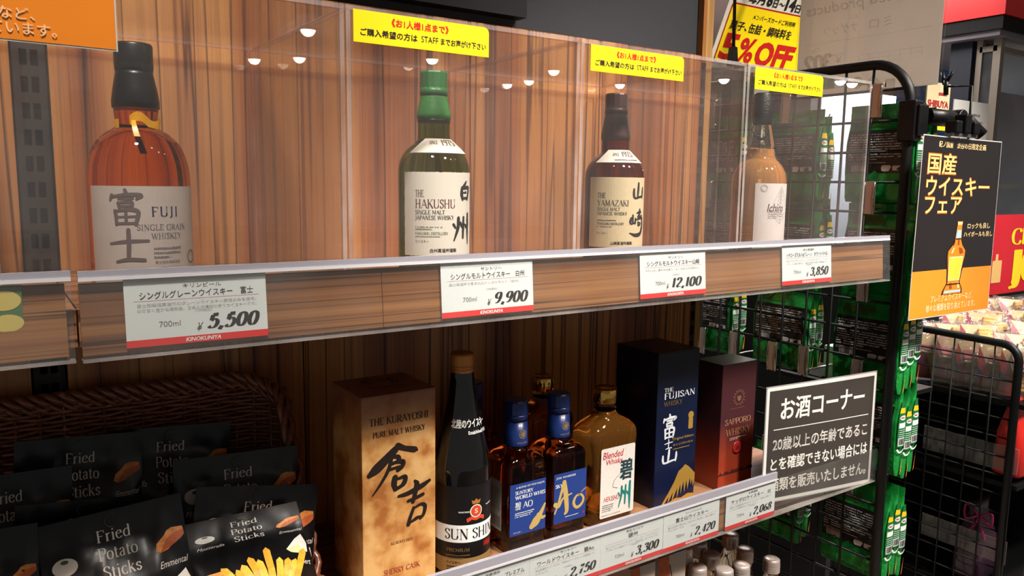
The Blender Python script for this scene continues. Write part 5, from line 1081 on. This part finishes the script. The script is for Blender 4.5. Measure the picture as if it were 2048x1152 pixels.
# poster, curling towards its lower left corner
yp = -.018
P0 = PY(1848, 268, yp); P1 = PY(2004, 283, yp); pw = P1[0]-P0[0]; phh = pw*1.165
def pf(x, y, e=0.):
    i = x/pw; j = y/phh
    yy = yp+.004*sin(pi*i)*j-.006*(1-i)*max(0, .2-j)
    return np.array([P0[0]+x+(i-.5)*.010*(1-j), yy-e, P0[2]-(phh-y)-.0015*i])
pf.curved = .02; pf.both = True
def poster(pf, pw, ph, label, parent_loc, full=True, thick=.0006):
    t = thing('fair_poster', label, 'poster', parent_loc)
    b = MB(); b.grid(lambda i, j: pf(pw*i, ph*j), 12, 14); b.grid(lambda i, j: pf(pw*i, ph*j, -thick), 12, 14, flip=True)
    b.build('laminate', mat('laminate_white', (216, 208, 200), .2, coat=.5), t)
    PBK = mat('poster_black', (26, 19, 19), .25, coat=.6, bump=.25, bscale=25); POR = mat('poster_orange', (246, 140, 36), .3, coat=.4, var=.04, bscale=20); CR = mat('poster_cream', (250, 214, 150), .4)
    lay(rect(pw*.005, ph*.265, pw*.990, ph*.730), pf, 'black_field', PBK, t, .0002); lay(rect(pw*.005, ph*.005, pw*.990, ph*.260), pf, 'orange_field', POR, t, .0002)
    lay(merge([txt('プレミアムウイスキーなど、', pw*.24, ph*.082, pw*.53, ph*.040, .008), txt('様々な種類を取り揃えています。', pw*.19, ph*.030, pw*.62, ph*.042, .008)] if full else [txt('プレミアムウイスキーなど、', pw-.040-.090, .0118, .090, .0064, .012), txt('様々な種類を取り揃えています。', pw-.030-.104, .0040, .104, .0068, .012)]), pf, 'cream_lettering', mat('poster_pale', (252, 212, 160), .4), t, .0005)
    if full:
        lay(txt('紀ノ国屋　渋谷の日限定企画', pw*.5, ph*.940, pw*.60, ph*.034, .012, anchor='c'), pf, 'top_lettering', CR, t, .0005)
        T = [txt('国産', pw*.08, ph*.795, pw*.36, ph*.112, .014), txt('ウイスキー', pw*.08, ph*.680, pw*.80, ph*.100, .014), txt('フェア', pw*.08, ph*.580, pw*.46, ph*.090, .014)]
        T2 = [txt('国産', pw*.074, ph*.789, pw*.372, ph*.124, .034), txt('ウイスキー', pw*.074, ph*.674, pw*.812, ph*.112, .034), txt('フェア', pw*.074, ph*.574, pw*.472, ph*.102, .034)]
        lay(merge(T2), pf, 'title_glow', mat('poster_glow', (176, 92, 30), .4), t, .0004)
        lay(merge(T), pf, 'title_lettering', mat('poster_title', (255, 206, 120), .4), t, .0006)
        lay(merge([txt('ロックも良し', pw*.64, ph*.490, pw*.29, ph*.034, .008), txt('ハイボールも良し', pw*.60, ph*.443, pw*.37, ph*.032, .008)]), pf, 'side_lettering', CR, t, .0006)
        BO = mat('art_outline', (44, 24, 20), .4); BA = mat('art_amber', (226, 128, 34), .35); BY = mat('art_yellow', (240, 196, 60), .35); BG = mat('art_glass', (160, 200, 204), .35); BD = mat('art_brown', (150, 66, 26), .35)
        cx = pw*.50; s_ = pw*.00345
        H = lambda y: ph*.355-y*0
        yo = ph*.118
        outline = [(-22, 8), (-24, 0), (22, 0), (22, 8), (15, 20), (17, 40), (22, 66), (22, 76), (12, 86), (8, 94), (6, 122), (7, 128), (-7, 128), (-6, 122), (-8, 94), (-12, 86), (-22, 76), (-22, 66), (-17, 40), (-15, 20)]
        def Q(l, k=1.): return poly([(cx+(x*1.5*k+y*.10)*s_, yo+y*s_*(ph/pw)*.95) for x, y in l])
        lay(Q(outline, 1.08), pf, 'bottle_outline', BO, t, .0005)
        lay(Q([(x*.93, y*.985+1) for x, y in outline]), pf, 'bottle_drawing', BA, t, .0007)
        lay(merge([Q([(-20, 3), (20, 3), (20, 7), (-20, 7)]), Q([(-6, 98), (6, 98), (5, 112), (-5, 112)])]), pf, 'glass_drawing', BG, t, .0009)
        lay(Q([(-14, 24), (14, 24), (17, 66), (-17, 66)]), pf, 'label_edge_drawing', CR, t, .0010)
        lay(Q([(-12.4, 26), (12.4, 26), (15.2, 64), (-15.2, 64)]), pf, 'label_drawing', BY, t, .0012)
        lay(merge([Q([(-16, 17), (16, 17), (16.5, 19), (-16.5, 19)]), Q([(-7, 96), (7, 96), (7, 97.5), (-7, 97.5)]), Q([(-11, 86), (-8, 94), (-7, 94), (-9, 86)]), Q([(17, 40), (20, 60), (21.5, 62), (18, 40)])]), pf, 'contour_drawing', BO, t, .0012)
        lay(merge([Q([(-5.5, 121), (5.5, 121), (5.5, 126), (-5.5, 126)]), Q([(-14, 72), (-10, 80), (-6, 82), (-10, 72)]), Q([(12, 10), (16, 10), (12, 20), (9, 20)])]), pf, 'shine_drawing', CR, t, .0010)
        lay(merge([Q([(-8, 10), (-2, 10), (-4, 20), (-9, 20)]), Q([(8, 70), (16, 72), (12, 80), (4, 82)]), Q([(0, 86), (4, 86), (3, 96), (0, 96)])]), pf, 'shade_drawing', BD, t, .0010)
    return t
poster(pf, pw, phh, 'black and orange whisky poster with a drawn bottle, hung from the clamp', (P0[0]+pw/2, yp, P0[2]-phh))
# the same poster close to the camera at the top left corner
Q0 = PY(236, 104, -.22); qw = .175; qh = qw*1.165
def qf(x, y, e=0.): return np.array([Q0[0]-qw+x, -.22-e+.002*sin(x*20), Q0[2]+y+(qw-x)*.012])
qf.curved = .03; qf.both = True
poster(qf, qw, qh, 'orange lower part of a poster hanging close by at the top left corner', (Q0[0]-qw/2, -.22, Q0[2]), False)
# ================================================================== BLACK NOTICE BOARD
t = thing('notice_board', 'black laminated notice with white border and lettering, slipped into the lower rail end', 'notice', (1.17, .0455, -.45))
BLc = np.array([1.0110, .0497, -.4290]); TLc = np.array([1.0095, .0497, -.2320]); TRc = np.array([1.3215, .0497, -.2428]); BRc = np.array([1.3245, .0497, -.4570])
BW, BH = .312, .215
def bf(x, y, e=0.):
    i = x/BW; j = y/BH; p = (BLc*(1-i)+BRc*i)*(1-j)+(TLc*(1-i)+TRc*i)*j; return p+np.array([0, -e-.0015*sin(pi*i), 0])
bf.curved = .03; bf.both = True
b = MB(); b.grid(lambda i, j: bf(BW*i, BH*j), 12, 6); b.grid(lambda i, j: bf(BW*i, BH*j, -.0008), 12, 6, flip=True); b.build('laminate', mat('laminate_clear_edge', (150, 146, 144), .15, coat=.5), t)
lay(rrect(.002, .002, BW-.004, BH-.004, .004), bf, 'white_border', mat('border_white', (224, 220, 214), .35, coat=.3), t, .0003)
lay(rect(.0085, .0085, BW-.017, BH-.017), bf, 'black_field', mat('board_black', (62, 56, 52), .3, coat=.4), t, .0005)
BT = mat('board_white', (232, 226, 218), .4)
lay(merge([txt('お酒コーナー', BW*.12, BH*.70, BW*.76, BH*.19, .022), rect(BW*.07, BH*.625, BW*.86, BH*.007), txt('20歳以上の年齢であるこ', BW*.07, BH*.445, BW*.86, BH*.115, .018), txt('とを確認できない場合には', BW*.06, BH*.275, BW*.88, BH*.115, .018), txt('酒類を販売いたしません。', BW*.06, BH*.095, BW*.88, BH*.115, .018)]), bf, 'white_lettering', BT, t, .0007)
# ================================================================== SIGNS ABOVE
# yellow sale sign tilted forward
B0 = PY(1415, 100, .52); B1 = PY(1590, 128, .52)
sx = np.array([1., 0, 0]); w5 = .33; tl_ = radians(22)
up5 = np.array([.02, -sin(tl_), cos(tl_)]); O5 = np.array([B0[0], .52, B0[2]-.035])
t = thing('sale_sign', 'yellow and white 5%OFF sign leaning forward behind the cases', 'sign', O5)
f5 = flat(O5, sx, up5, .0)
b = MB(); N5 = np.cross(sx, up5); b.obox(O5, sx*w5, up5*.30, -N5*.002); b.build('sheet', mat('sign_white', (226, 222, 206), .4), t)
H5 = .130
lay(rrect(.012, .012, w5-.02, H5, .008), f5, 'red_border', mat('sign_red', (176, 24, 30), .4), t, .0003)
lay(rrect(.0155, .0155, w5-.027, H5-.007, .008), f5, 'yellow_field', YEL, t, .0006)
lay(merge([txt('5', .022, .020, .054, .058, .035), txt('%', .082, .018, .052, .056, .03), txt('OFF', .141, .016, .135, .056, .045)]), f5, 'red_lettering', mat('sign_red2', (196, 30, 30), .4), t, .0012)
lay(merge([txt('菓子、', .026, .086, .058, .020, .022), txt('缶詰・調味料を', .090, .084, .150, .022, .022), txt('メンバーズカードご利用時', .090, .114, .150, .0115, .012), txt('毎月', .056, .147, .055, .026, .022), txt('8', .118, .147, .018, .028, .04), txt('日～', .140, .147, .040, .018, .02), txt('14', .183, .146, .034, .030, .04), txt('日', .220, .146, .018, .018, .02)]), f5, 'black_lettering', INK, t, .0012)
# black pole with clip
a_ = PY(1473, 118, .335); b_ = PY(1470, 0, .335)
t = thing('sign_pole', 'thin black pole with a clip base standing behind the cases', 'pole', (a_[0], .335, a_[2]-.02))
MB().tube([(a_[0]+.002, .345, a_[2]), (b_[0]+.002, .345, b_[2]+.3)], .0032, 8).build('rod', BLACK, t)
b = MB(); b.prism([(a_[0]-.010, .340, a_[2]-.012), (a_[0]+.012, .340, a_[2]-.012), (a_[0]+.007, .340, a_[2]+.024), (a_[0]-.004, .340, a_[2]+.024)], (0, .012, 0)); b.build('clip', SATIN, t)
b = MB(); b.lathe([(.006, -.006), (.0065, 0), (.006, .006)], (a_[0]+.014, .343, a_[2]-.010), 14, axis=(0, 1, 0)); b.build('knob', SATIN, t)
# pale card seen from the back, print showing through mirrored
XC = 1.42
t = thing('price_card', 'large pale card in a clear sleeve seen from behind, mirrored lettering showing through', 'card', (XC, .17, .27))
y0c, y1c, z0c, z1c = .035, .332, .272, .60
cm = mat('card_back', (206, 192, 178), .55, var=.03, bscale=6)
_n = cm.node_tree; _tl = _n.nodes.new('ShaderNodeBsdfTranslucent'); _tl.inputs[0].default_value = (.82, .76, .70, 1); _mx = _n.nodes.new('ShaderNodeMixShader'); _mx.inputs[0].default_value = .80
_n.links.new(_n.nodes['Principled BSDF'].outputs[0], _mx.inputs[1]); _n.links.new(_tl.outputs[0], _mx.inputs[2]); _n.links.new(_mx.outputs[0], _n.nodes['Material Output'].inputs['Surface'])
MB().box((XC, y0c, z0c), (XC+.001, y1c, z1c)).build('card_sheet', cm, t)
MB().box((XC-.002, y0c-.006, z0c-.026), (XC-.0008, y1c+.004, z1c+.01)).build('clear_sleeve', clear('sleeve', (.97, .97, .96), .04), t)
fm = flat((XC, y0c, z0c), (0, 1, 0), (0, 0, 1), 0)
def fmirror(x, y, e=0.): return np.array([XC-.0004-e, y0c+x, z0c+y])
fmirror.curved = 0
def ghost(name, c, d):
    m_ = mat(name, c, .6); n_ = m_.node_tree; a_ = n_.nodes.new('ShaderNodeBsdfTranslucent'); a_.inputs[0].default_value = d; x_ = n_.nodes.new('ShaderNodeMixShader'); x_.inputs[0].default_value = .80
    n_.links.new(n_.nodes['Principled BSDF'].outputs[0], x_.inputs[1]); n_.links.new(a_.outputs[0], x_.inputs[2]); b_ = n_.nodes.new('ShaderNodeBsdfTransparent'); y_ = n_.nodes.new('ShaderNodeMixShader')
    y_.inputs[0].default_value = .62; n_.links.new(x_.outputs[0], y_.inputs[1]); n_.links.new(b_.outputs[0], y_.inputs[2]); n_.links.new(y_.outputs[0], n_.nodes['Material Output'].inputs['Surface']); return m_
MI = ghost('ghost_ink', (120, 104, 100), (.4, .36, .33, 1)); MI2 = ghost('ghost_ink_dark', (90, 74, 74), (.3, .26, .25, 1)); CWd = y1c-y0c
lay(merge([txt('Selected products', .02, .155, .26, .028, .01, .2), txt('ミロ', .095, .117, .045, .018), txt('ナゲッツ', .165, .117, .075, .020), txt('ネスレ', .165, .141, .017, .009), txt('72g', .245, .086, .018, .010), txt('（税込価格）', .190, .075, .03, .005), rect(.02, .1035, .262, .0008)]), fmirror, 'mirrored_lettering', MI, t)
lay(merge([txt('¥', .196, .060, .012, .014, .0), serif('302', .213, .047, .064, .034, .26, .1, .1)]), fmirror, 'mirrored_price', MI2, t)
lay(merge([frame2(.033, .052, .125, .018, .0006), rect(.033, .061, .125, .0005)]+[rect(.033+.0208*k, .052, .0005, .018) for k in range(1, 6)]), fmirror, 'mirrored_table', MI, t)
lay(merge([poly([(.105, .012), (.125, .030), (.142, .015), (.122, -.002)]), disc(.158, .018, .012), rrect(.08, -.001, .02, .02, .003)]), fmirror, 'mirrored_drawing', MI, t)
# small clip beyond
p_ = PX(1890, 160, 1.5)
t = thing('card_clip', 'small black two-pronged clip at the corner of the pale card', 'clip', p_)
for s_ in (-1, 1):
    b = MB(); b.tube([(p_[0], p_[1], p_[2]-.008), (p_[0], p_[1]+s_*.010-.004, p_[2]+.014)], [.004, .003], 8); b.build('prong', SATIN, t)
b = MB(); b.tube([(p_[0], p_[1]-.002, p_[2]+.002), (p_[0], p_[1]-.004, p_[2]-.028)], .0045, 8); b.build('stem', SATIN, t)
b = MB(); b.tube([(p_[0], p_[1]-.002, p_[2]-.012), (p_[0], p_[1]-.05, p_[2]-.016), (p_[0], p_[1]-.052, p_[2]-.14)], .0022, 8); b.build('wire', BLACK, t)
# ================================================================== SECOND RACK WITH BISCUIT PACKS
X2 = 2.0
g2 = thing('wire_rack', 'black wire rack at right holding the biscuit tray, seen through its mesh', 'rack', (X2+.2, .3, FL))
r0 = PX(1862, 660, X2); r1 = PX(2012, 692, X2); yn2 = .098
b = MB(); P = [(X2, .75, r0[2]), (X2, r0[1], r0[2]), (X2, yn2+.04, r0[2]-.005)]
for k in range(1, 7): q = pi/2*k/6; P.append((X2, yn2+.04-.04*sin(q), r0[2]-.005-.04+.04*cos(q)))
P.append((X2, yn2, FL)); b.tube(P, .0095, 10); b.build('tube_frame', BLACK, g2)
for k in range(15): MB().tube([(X2, .105+.048*k, r0[2]), (X2, .105+.048*k, FL)], .0021, 6).build('wire', BLACK, g2)
for k in range(1, 18): MB().tube([(X2+.003, yn2, r0[2]-.047*k), (X2+.003, .75, r0[2]-.047*k)], .0021, 6).build('wire', BLACK, g2)
MB().box((X2+.45, .05, FL), (X2+.46, 1.1, r0[2]-.12)).build('back_board', DARK, g2)
zt2 = r0[2]-.145
MB().box((X2+.006, yn2-.02, zt2-.012), (X2+.44, .75, zt2)).build('shelf_board', BLACK, g2)
for k, z in enumerate((-.62, -.92)): MB().box((X2+.006, yn2-.02, z-.012), (X2+.44, .75, z)).build('shelf_board', BLACK, g2)
pl = clear('holder_plate', (.90, .89, .88), .07)
def plate(tl, br, label):
    a_ = PX(*tl, X2+.012); b_ = PX(*br, X2+.012)
    t = thing('shelf_fence', label, 'shelf fence', (X2+.012, (a_[1]+b_[1])/2, b_[2]))
    b = MB(); b.box((X2+.010, b_[1], b_[2]), (X2+.012, a_[1], a_[2]), 0, 1, 'x'); b.build('clear_sheet', [pl, ACRE], t)
plate((1873, 668), (2060, 800), 'clear plastic fence holding the biscuit packs behind the mesh')
plate((1850, 850), (2034, 950), 'clear plastic fence on the middle rack level by the red bag')
plate((1846, 1025), (2010, 1130), 'clear plastic fence on the lowest rack level by the purple ribbon')
# biscuit pack
BIS = mat('biscuit', (214, 164, 88), .6, bump=.4, bscale=120, var=.12); BRD = mat('biscuit_card', (206, 176, 126), .5); TRI = mat('card_crimson', (150, 28, 44), .4); FILM = clear('pack_film', (.96, .96, .98), .045, 1.3, bumpy=1.)
def biscuit(loc, label):
    x, y, z = loc; w, h = .082, .118
    t = thing('biscuit_pack', label, 'biscuit pack', loc, 'clear-wrapped biscuit packs in the tray')
    MB().box((x-w/2, y+.004, z), (x+w/2, y+.0055, z+h)).build('backing_card', BRD, t)
    b = MB(); pr = [(.006, .002, z+.012, 5)]
    for k in range(8): pr += [(.0150, .0058, z+.014+.0105*k, 5), (.0168, .0080, z+.0175+.0105*k, 5), (.0168, .0080, z+.0205+.0105*k, 5), (.0150, .0058, z+.024+.0105*k, 5)]
    pr.append((.006, .002, z+.0995, 5)); b.lathe(pr, (x+.012, y-.004, 0), 20)
    b.build('ribbed_biscuit', BIS, t)
    F_ = lambda p: (x-w/2+p[0]*w, y-.001, z+p[1]*h)
    b = MB(); b.prism([F_(p) for p in ((0, .05), (.52, .0), (.34, .46), (0, .98))], (0, -.0006, 0)); b.build('crimson_print', TRI, t)
    b = MB(); b.prism([F_(p) for p in ((0, .30), (.18, .36), (.0, .56))], (0, -.0012, 0)); b.build('blue_print', mat('print_blue', (48, 50, 110), .4), t)
    R = random.Random(3)
    def fs(s_): return lambda i, j: (x-w*.6+w*1.2*i, y+.001+s_*(.0005+.012*(sin(pi*i)*sin(pi*j))**.35)+.0025*sin(19*i+7*j)*sin(23*j), z-.006+(h+.012)*j)
    b = MB(); b.grid(fs(-1), 12, 14); b.grid(fs(1), 12, 14, flip=True); b.build('wrapper', FILM, t)
    return t
bp = biscuit((X2+.06, .33, zt2+.004), 'clear-wrapped biscuit pack standing at the far left end of the tray'); bl = np.array(bp.location); cnt = 0
names = ['front row second from the left end', 'front row in the middle of the tray', 'front row fourth behind the mesh', 'front row nearest the rack corner']
for k in range(4):
    q = dup(bp, (X2+.055, .275-.052*k, zt2+.004), f'clear-wrapped biscuit pack, {names[k]}', rot=(0, 0, radians(-52)))
bp.rotation_euler = (0, 0, radians(-52))
rowsn = ['left end of the heap', 'second on the heap', 'middle of the heap', 'fourth on the heap', 'near end of the heap']
lay_n = ['lower layer nearest the rail', 'second layer', 'third layer further back', 'top layer at the back']
for L_ in range(4):
    for k in range(5):
        q = dup(bp, (X2+.05+.085*L_, .315-.058*k-.012*L_, zt2+.078+.018*L_), f'clear-wrapped biscuit pack lying tilted, {lay_n[L_]}, {rowsn[k]}', rot=(radians(-58+6*((k+L_) % 3)), radians(8-5*(k % 3)), radians(-62+9*((k*2+L_) % 3))))
# red and purple gift bags lower down
t = thing('gift_bag', 'red glossy gift pouch standing on the middle rack level', 'gift bag', (X2+.10, .13, -.62))
a_ = PX(2000, 930, X2+.06); a2 = PX(2070, 800, X2+.06)
b = MB(); b.lathe([(.040, .028, -.61, 5), (.056, .034, -.60, 5), (.054, .030, -.50, 5), (.044, .016, -.44, 4), (.030, .004, -.40, 3)], (X2+.07, .115, 0), 40); b.build('pouch', mat('pouch_red', (214, 44, 34), .3), t)
b = MB(); b.tube([(X2+.07-.032, .115, -.44), (X2+.07, .10, -.445), (X2+.07+.032, .115, -.44)], .0035, 8); b.build('tie', mat('tie_red', (170, 24, 30), .3), t)
t = thing('gift_bag', 'dark purple gift pouch with pink ribbon on the lowest rack level', 'gift bag', (X2+.10, .17, -.92))
b = MB(); b.lathe([(.045, .03, -.91, 5), (.062, .036, -.90, 5), (.058, .03, -.80, 5), (.036, .012, -.735, 4), (.055, .006, -.70, 3)], (X2+.08, .19, 0), 40); b.build('pouch', mat('pouch_purple', (62, 30, 52), .25, coat=.3), t)
b = MB()
for s_ in (-1, 1): b.tube(cr([(X2+.04, .17, -.735), (X2+.035+.01*s_, .17+s_*.035, -.715), (X2+.035, .17+s_*.030, -.75), (X2+.04, .17, -.737), (X2+.03, .17+s_*.022, -.79)], 6), .003, 6)
b.build('ribbon', mat('ribbon_pink', (196, 44, 110), .35), t)
t = thing('gift_bag', 'lilac gift pouch with a pink bow at the right edge beside the rack post', 'gift bag', (X2+.05, .02, -.92))
b = MB(); b.lathe([(.045, .03, -.91, 5), (.060, .036, -.90, 5), (.056, .03, -.74, 5), (.030, .012, -.68, 4), (.050, .006, -.64, 3)], (X2+.05, .015, 0), 40); b.build('pouch', mat('pouch_lilac', (160, 110, 156), .3), t)
b = MB(); b.tube([(X2+.05+.035*cos(q*.5), -.02, -.685+.018*sin(q)) for q in range(13)], .0035, 6); b.build('ribbon', mat('ribbon_pink', (196, 44, 110), .35), t)
# ================================================================== SHOP BEYOND
def sheet(name, label, u0, v0, u1, v1, y, m, cat, th=.004):
    a_ = PY(u0, v0, y); b_ = PY(u1, v1, y); t = thing(name, label, cat, ((a_[0]+b_[0])/2, y, b_[2]))
    MB().box((a_[0], y, b_[2]), (b_[0], y+th, a_[2])).build('sheet', m, t); return t, a_, b_
# red christmas banner
t, a_, b_ = sheet('sale_banner', 'red banner with yellow seasonal lettering above the biscuit tray', 1985, 430, 2200, 560, .45, mat('banner_red', (196, 30, 44), .3, coat=.3, var=.05, bscale=8), 'banner')
w_, h_ = b_[0]-a_[0], a_[2]-b_[2]; fn = flat((a_[0], .45, b_[2]), (1, 0, 0), (0, 0, 1), .001)
BYL = mat('banner_yellow', (250, 206, 40), .4)
lay(merge([serif('CHRISTMAS', w_*.16, h_*.62, w_*.66, h_*.20, .22, .05), serif('JOY', w_*.16, h_*.12, w_*.5, h_*.42, .28, .06)]), fn, 'yellow_lettering', BYL, t)
lay(merge([rrect(w_*.03, h_*.15, w_*.07, h_*.28, .004), rect(w_*.05, h_*.43, w_*.02, h_*.08)]), fn, 'house_drawing', mat('banner_tan', (220, 176, 110), .4), t)
MB().box((a_[0], .449, b_[2]-.010), (b_[0], .456, b_[2])).build('edge_strip', BLACK, t)
# white apology notice
t, a_, b_ = sheet('white_notice', 'white notice sheet in a clear stand beyond the clamp', 1909, 198, 1972, 280, 1.1, WHITE, 'notice')
w_, h_ = b_[0]-a_[0], a_[2]-b_[2]; lay(txt('お詫びとお知らせ', w_*.5, h_*.60, w_*.5, h_*.075, .01, anchor='c'), flat((a_[0], 1.1, b_[2]), (1, 0, 0), (0, 0, 1), .002), 'lettering', INK, t)
MB().tube([((a_[0]+b_[0])/2, 1.108, b_[2]), ((a_[0]+b_[0])/2, 1.108, FL)], .008, 8).build('stand', CHROME, t)
lay(rows(w_*.15, h_*.1, w_*.7, h_*.4, 5, dx=.005), flat((a_[0], 1.1, b_[2]), (1, 0, 0), (0, 0, 1), .002), 'small_print', INKG, t)
# cream event sign and its yellow card
t, a_, b_ = sheet('event_sign', 'cream sign with red lettering, half hidden behind the clamp', 1856, 162, 1894, 262, .62, mat('event_cream', (228, 200, 160), .5), 'sign')
w_, h_ = b_[0]-a_[0], a_[2]-b_[2]; fn = flat((a_[0], .62, b_[2]), (1, 0, 0), (0, 0, 1), .001)
lay(merge([txt('SHIBUYA', w_*.05, h_*.48, w_*.90, h_*.15, .03), txt('DAYS', w_*.35, h_*.30, w_*.58, h_*.15, .03), rect(w_*.5, h_*.74, w_*.35, h_*.06)]), fn, 'red_lettering', mat('event_red', (170, 36, 40), .5), t)
lay(rect(0, 0, w_, h_*.16), fn, 'yellow_foot', YEL, t)
MB().tube([((a_[0]+b_[0])/2, .628, b_[2]), ((a_[0]+b_[0])/2, .628, FL)], .008, 8).build('stand', BLACK, t)
# storefront: red canopy, columns and glass
XS = 4.5
c0 = PX(2010, 27, XS); cz0 = c0[2]; cyy = c0[1]
t = thing('shop_canopy', 'red fascia box with black underside over the shop opposite', 'canopy', (XS+1, cyy+1.2, cz0))
MB().box((XS, cyy, cz0), (XS+3.5, cyy+1.25, cz0+.42)).build('red_fascia', mat('fascia_red', (226, 10, 14), .35), t)
MB().box((XS+.01, cyy+.01, cz0-.07), (XS+3.49, cyy+1.24, cz0-.0005)).build('black_band', mat('band_black', (9, 8, 9), .6, spec=.2), t)
MB().box((XS+.03, cyy+.03, cz0-.10), (XS+3.45, cyy+1.2, cz0-.0705)).build('soffit', mat('soffit_grey', (118, 112, 120), .6), t)
cA = PX(1905, 60, XS+.1); cB = PX(1948, 60, XS+.1)
struct(MB().box((XS+.1, cB[1], FL), (XS+.4, cA[1], cz0-.101)).build('trim_1', mat('column_navy', (18, 24, 40), .5)))
STEEL = mat('frame_steel', (150, 140, 128), .4, .6); GLS = clear('shop_glass', (.80, .88, .92), .05)
t = thing('shop_window', 'steel-framed glass corner window of the shop opposite', 'shop window', (XS+.5, cyy+.3, FL))
def vpost(u, v, x, w_=.03):
    p = PX(u, v, x); MB().box((x, p[1]-w_/2, FL), (x+w_, p[1]+w_/2, cz0-.101)).build('mullion', STEEL, t); return p
pA = vpost(1955, 150, XS+.12); pB = vpost(1985, 200, XS+.12, .04)
zh = PX(1965, 105, XS+.12)[2]
MB().box((XS+.12, pB[1], zh), (XS+.15, pA[1], zh+.03)).build('head_rail', STEEL, t)
MB().box((XS+.13, pB[1]+.02, FL+.05), (XS+.136, pA[1]-.02, zh)).build('glass_pane', GLS, t)
MB().box((XS+.16, pB[1]-.0, zh), (XS+3.4, pB[1]+.03, zh+.03)).build('head_rail', STEEL, t)
MB().box((XS+.18, pB[1]+.010, FL+.05), (XS+3.4, pB[1]+.016, zh)).build('glass_pane', GLS, t)
# inside the shop
t = thing('shop_display', 'grey lit shop interior with dark doorway behind the glass', 'display', (XS+2.4, cyy+1.4, FL))
MB().box((XS+1.2, cyy+1.9, FL), (XS+3.4, cyy+2.0, cz0-.102)).build('grey_wall', mat('inner_grey', (128, 138, 146), .6), t)
MB().box((XS+2.0, cyy+1.5, FL), (XS+2.4, cyy+1.6, cz0-.5)).build('dark_door', mat('inner_dark', (62, 54, 52), .6), t)
MB().box((XS+1.2, cyy+1.3, cz0-.9), (XS+3.4, cyy+1.42, cz0-.86)).build('lit_shelf', mat('inner_shelf', (210, 190, 160), .5), t)
# blue panel beyond the card
t, a_, b_ = sheet('blue_panel', 'blue glass advertising panel far beyond the pale card', 1800, 108, 1912, 330, 2.2, mat('panel_blue', (70, 120, 190), .25, var=.15, bscale=2), 'panel')
t, a_, b_ = sheet('grey_fascia', 'dark grey ceiling bulkhead far beyond, above the blue panel', 1840, 48, 1930, 104, 2.25, mat('bulkhead_grey', (92, 86, 86), .6), 'bulkhead', .3)
t = thing('black_gondola', 'black gondola back panel in shade behind the lower green packets', 'gondola', (1.78, 1.0, FL))
MB().box((1.78, .42, FL), (1.80, 2.2, -.12)).build('back_panel', DARK, t)
t = thing('white_box', 'small white box glimpsed through the grid just above the black notice board', 'box', (1.56, .19, -.345))
bev(MB().box((1.53, .135, -.335), (1.60, .30, -.262)).build('box_body', mat('box_white', (222, 220, 216), .5), t), .002)
MB().box((1.50, .12, -.345), (1.66, .40, -.3355)).build('tray', BLACK, t)
# white gondola with wares behind the packets
XW = 2.25
t = thing('white_gondola', 'white shop gondola shelving in the bright aisle beyond the wire grid', 'gondola', (XW+.3, 1.3, FL))
GW = mat('gondola_white', (214, 210, 206), .5)
MB().box((XW+.30, 1.15, FL), (XW+.32, 2.6, .28)).build('back_panel', GW, t)
for k, z in enumerate((.0, -.28, -.56, -.84)): MB().box((XW, 1.15, z), (XW+.30, 2.6, z+.02)).build('shelf_board', GW, t)
R = random.Random(12); colr = [(190, 60, 50), (220, 190, 150), (70, 110, 150), (210, 210, 205), (150, 150, 90), (230, 225, 215)]
sh_names = ['top level', 'second level', 'third level', 'fourth level']; cn_ = ['red', 'tan', 'blue', 'white', 'olive', 'ivory']
for k, z in enumerate((.02, -.26, -.54)):
    for q in range(9):
        ci = R.randrange(6); y = 1.17+.155*q; w_ = .12; h_ = R.uniform(.12, .20)
        tb = thing('food_carton', f'{cn_[ci]} food carton on the white gondola, {sh_names[k]}, place {["nearest", "second", "third", "fourth", "fifth", "sixth", "seventh", "eighth", "farthest"][q]} from the rack', 'carton', (XW+.1, y, z))
        MB().box((XW+.02, y, z+.0005), (XW+.18, y+w_, z+h_)).build('carton_body', mat('ware_'+cn_[ci], colr[ci], .5), tb)
        MB().box((XW+.0185, y+.015, z+h_*.3), (XW+.0198, y+w_-.015, z+h_*.7)).build('front_label', mat('ware_label', (224, 218, 206), .5), tb)
# ================================================================== print belongs to the part it is printed on
HOSTS = {'side': ['side_label'], 'back': ['back_label'], 'any': ['label', 'laminate', 'card', 'card_sheet', 'sheet', 'carton', 'pouch', 'foil_pouch', 'carton_body']}
WORDS = ('lettering', 'print', 'character', 'figures', 'rule', 'seal', 'barcode', 'swoosh', 'stamp', 'drawing', 'field', 'band', 'picture', 'names', 'leaf', 'border', 'rind', 'cheese_face', 'camembert_cut', 'glow', 'emblem', 'crown', 'patch', 'foot', 'name', 'title', 'hole')
SPECIAL = {'compass_print': 'capsule', 'cap_ring': 'screw_cap', 'year_lettering': 'shoulder_label', 'shoulder_lettering': 'glass_body', 'seal_print': 'gold_seal', 'seal_lettering': 'wax_seal', 'lid_lettering': 'lid', 'oval_lettering': 'side_label', 'yellow_band': 'side_label', 'white_swoosh': 'side_label', 'neck_band': None, 'wax_seal': None, 'gold_seal': None}
bykid = {}
for o in bpy.data.objects:
    if o.parent and not o.parent.parent: bykid.setdefault(o.parent.name, []).append(o)
for pn_, ch in bykid.items():
    base = lambda o: o.name.split('.')[0]
    names = {}
    for o in ch: names.setdefault(base(o), o)
    for o in ch:
        n_ = base(o); host = None
        if n_ in SPECIAL:
            host = names.get(SPECIAL[n_]) if SPECIAL[n_] else None
        elif any(w_ in n_ for w_ in WORDS):
            key = 'side' if n_.startswith('side_') and 'side_label' in names else 'back' if n_.startswith('back_') and 'back_label' in names else 'any'
            for h_ in HOSTS[key]:
                if h_ in names and names[h_] is not o and n_ not in HOSTS['any']: host = names[h_]; break
        if host is not None and host is not o: o.parent = host
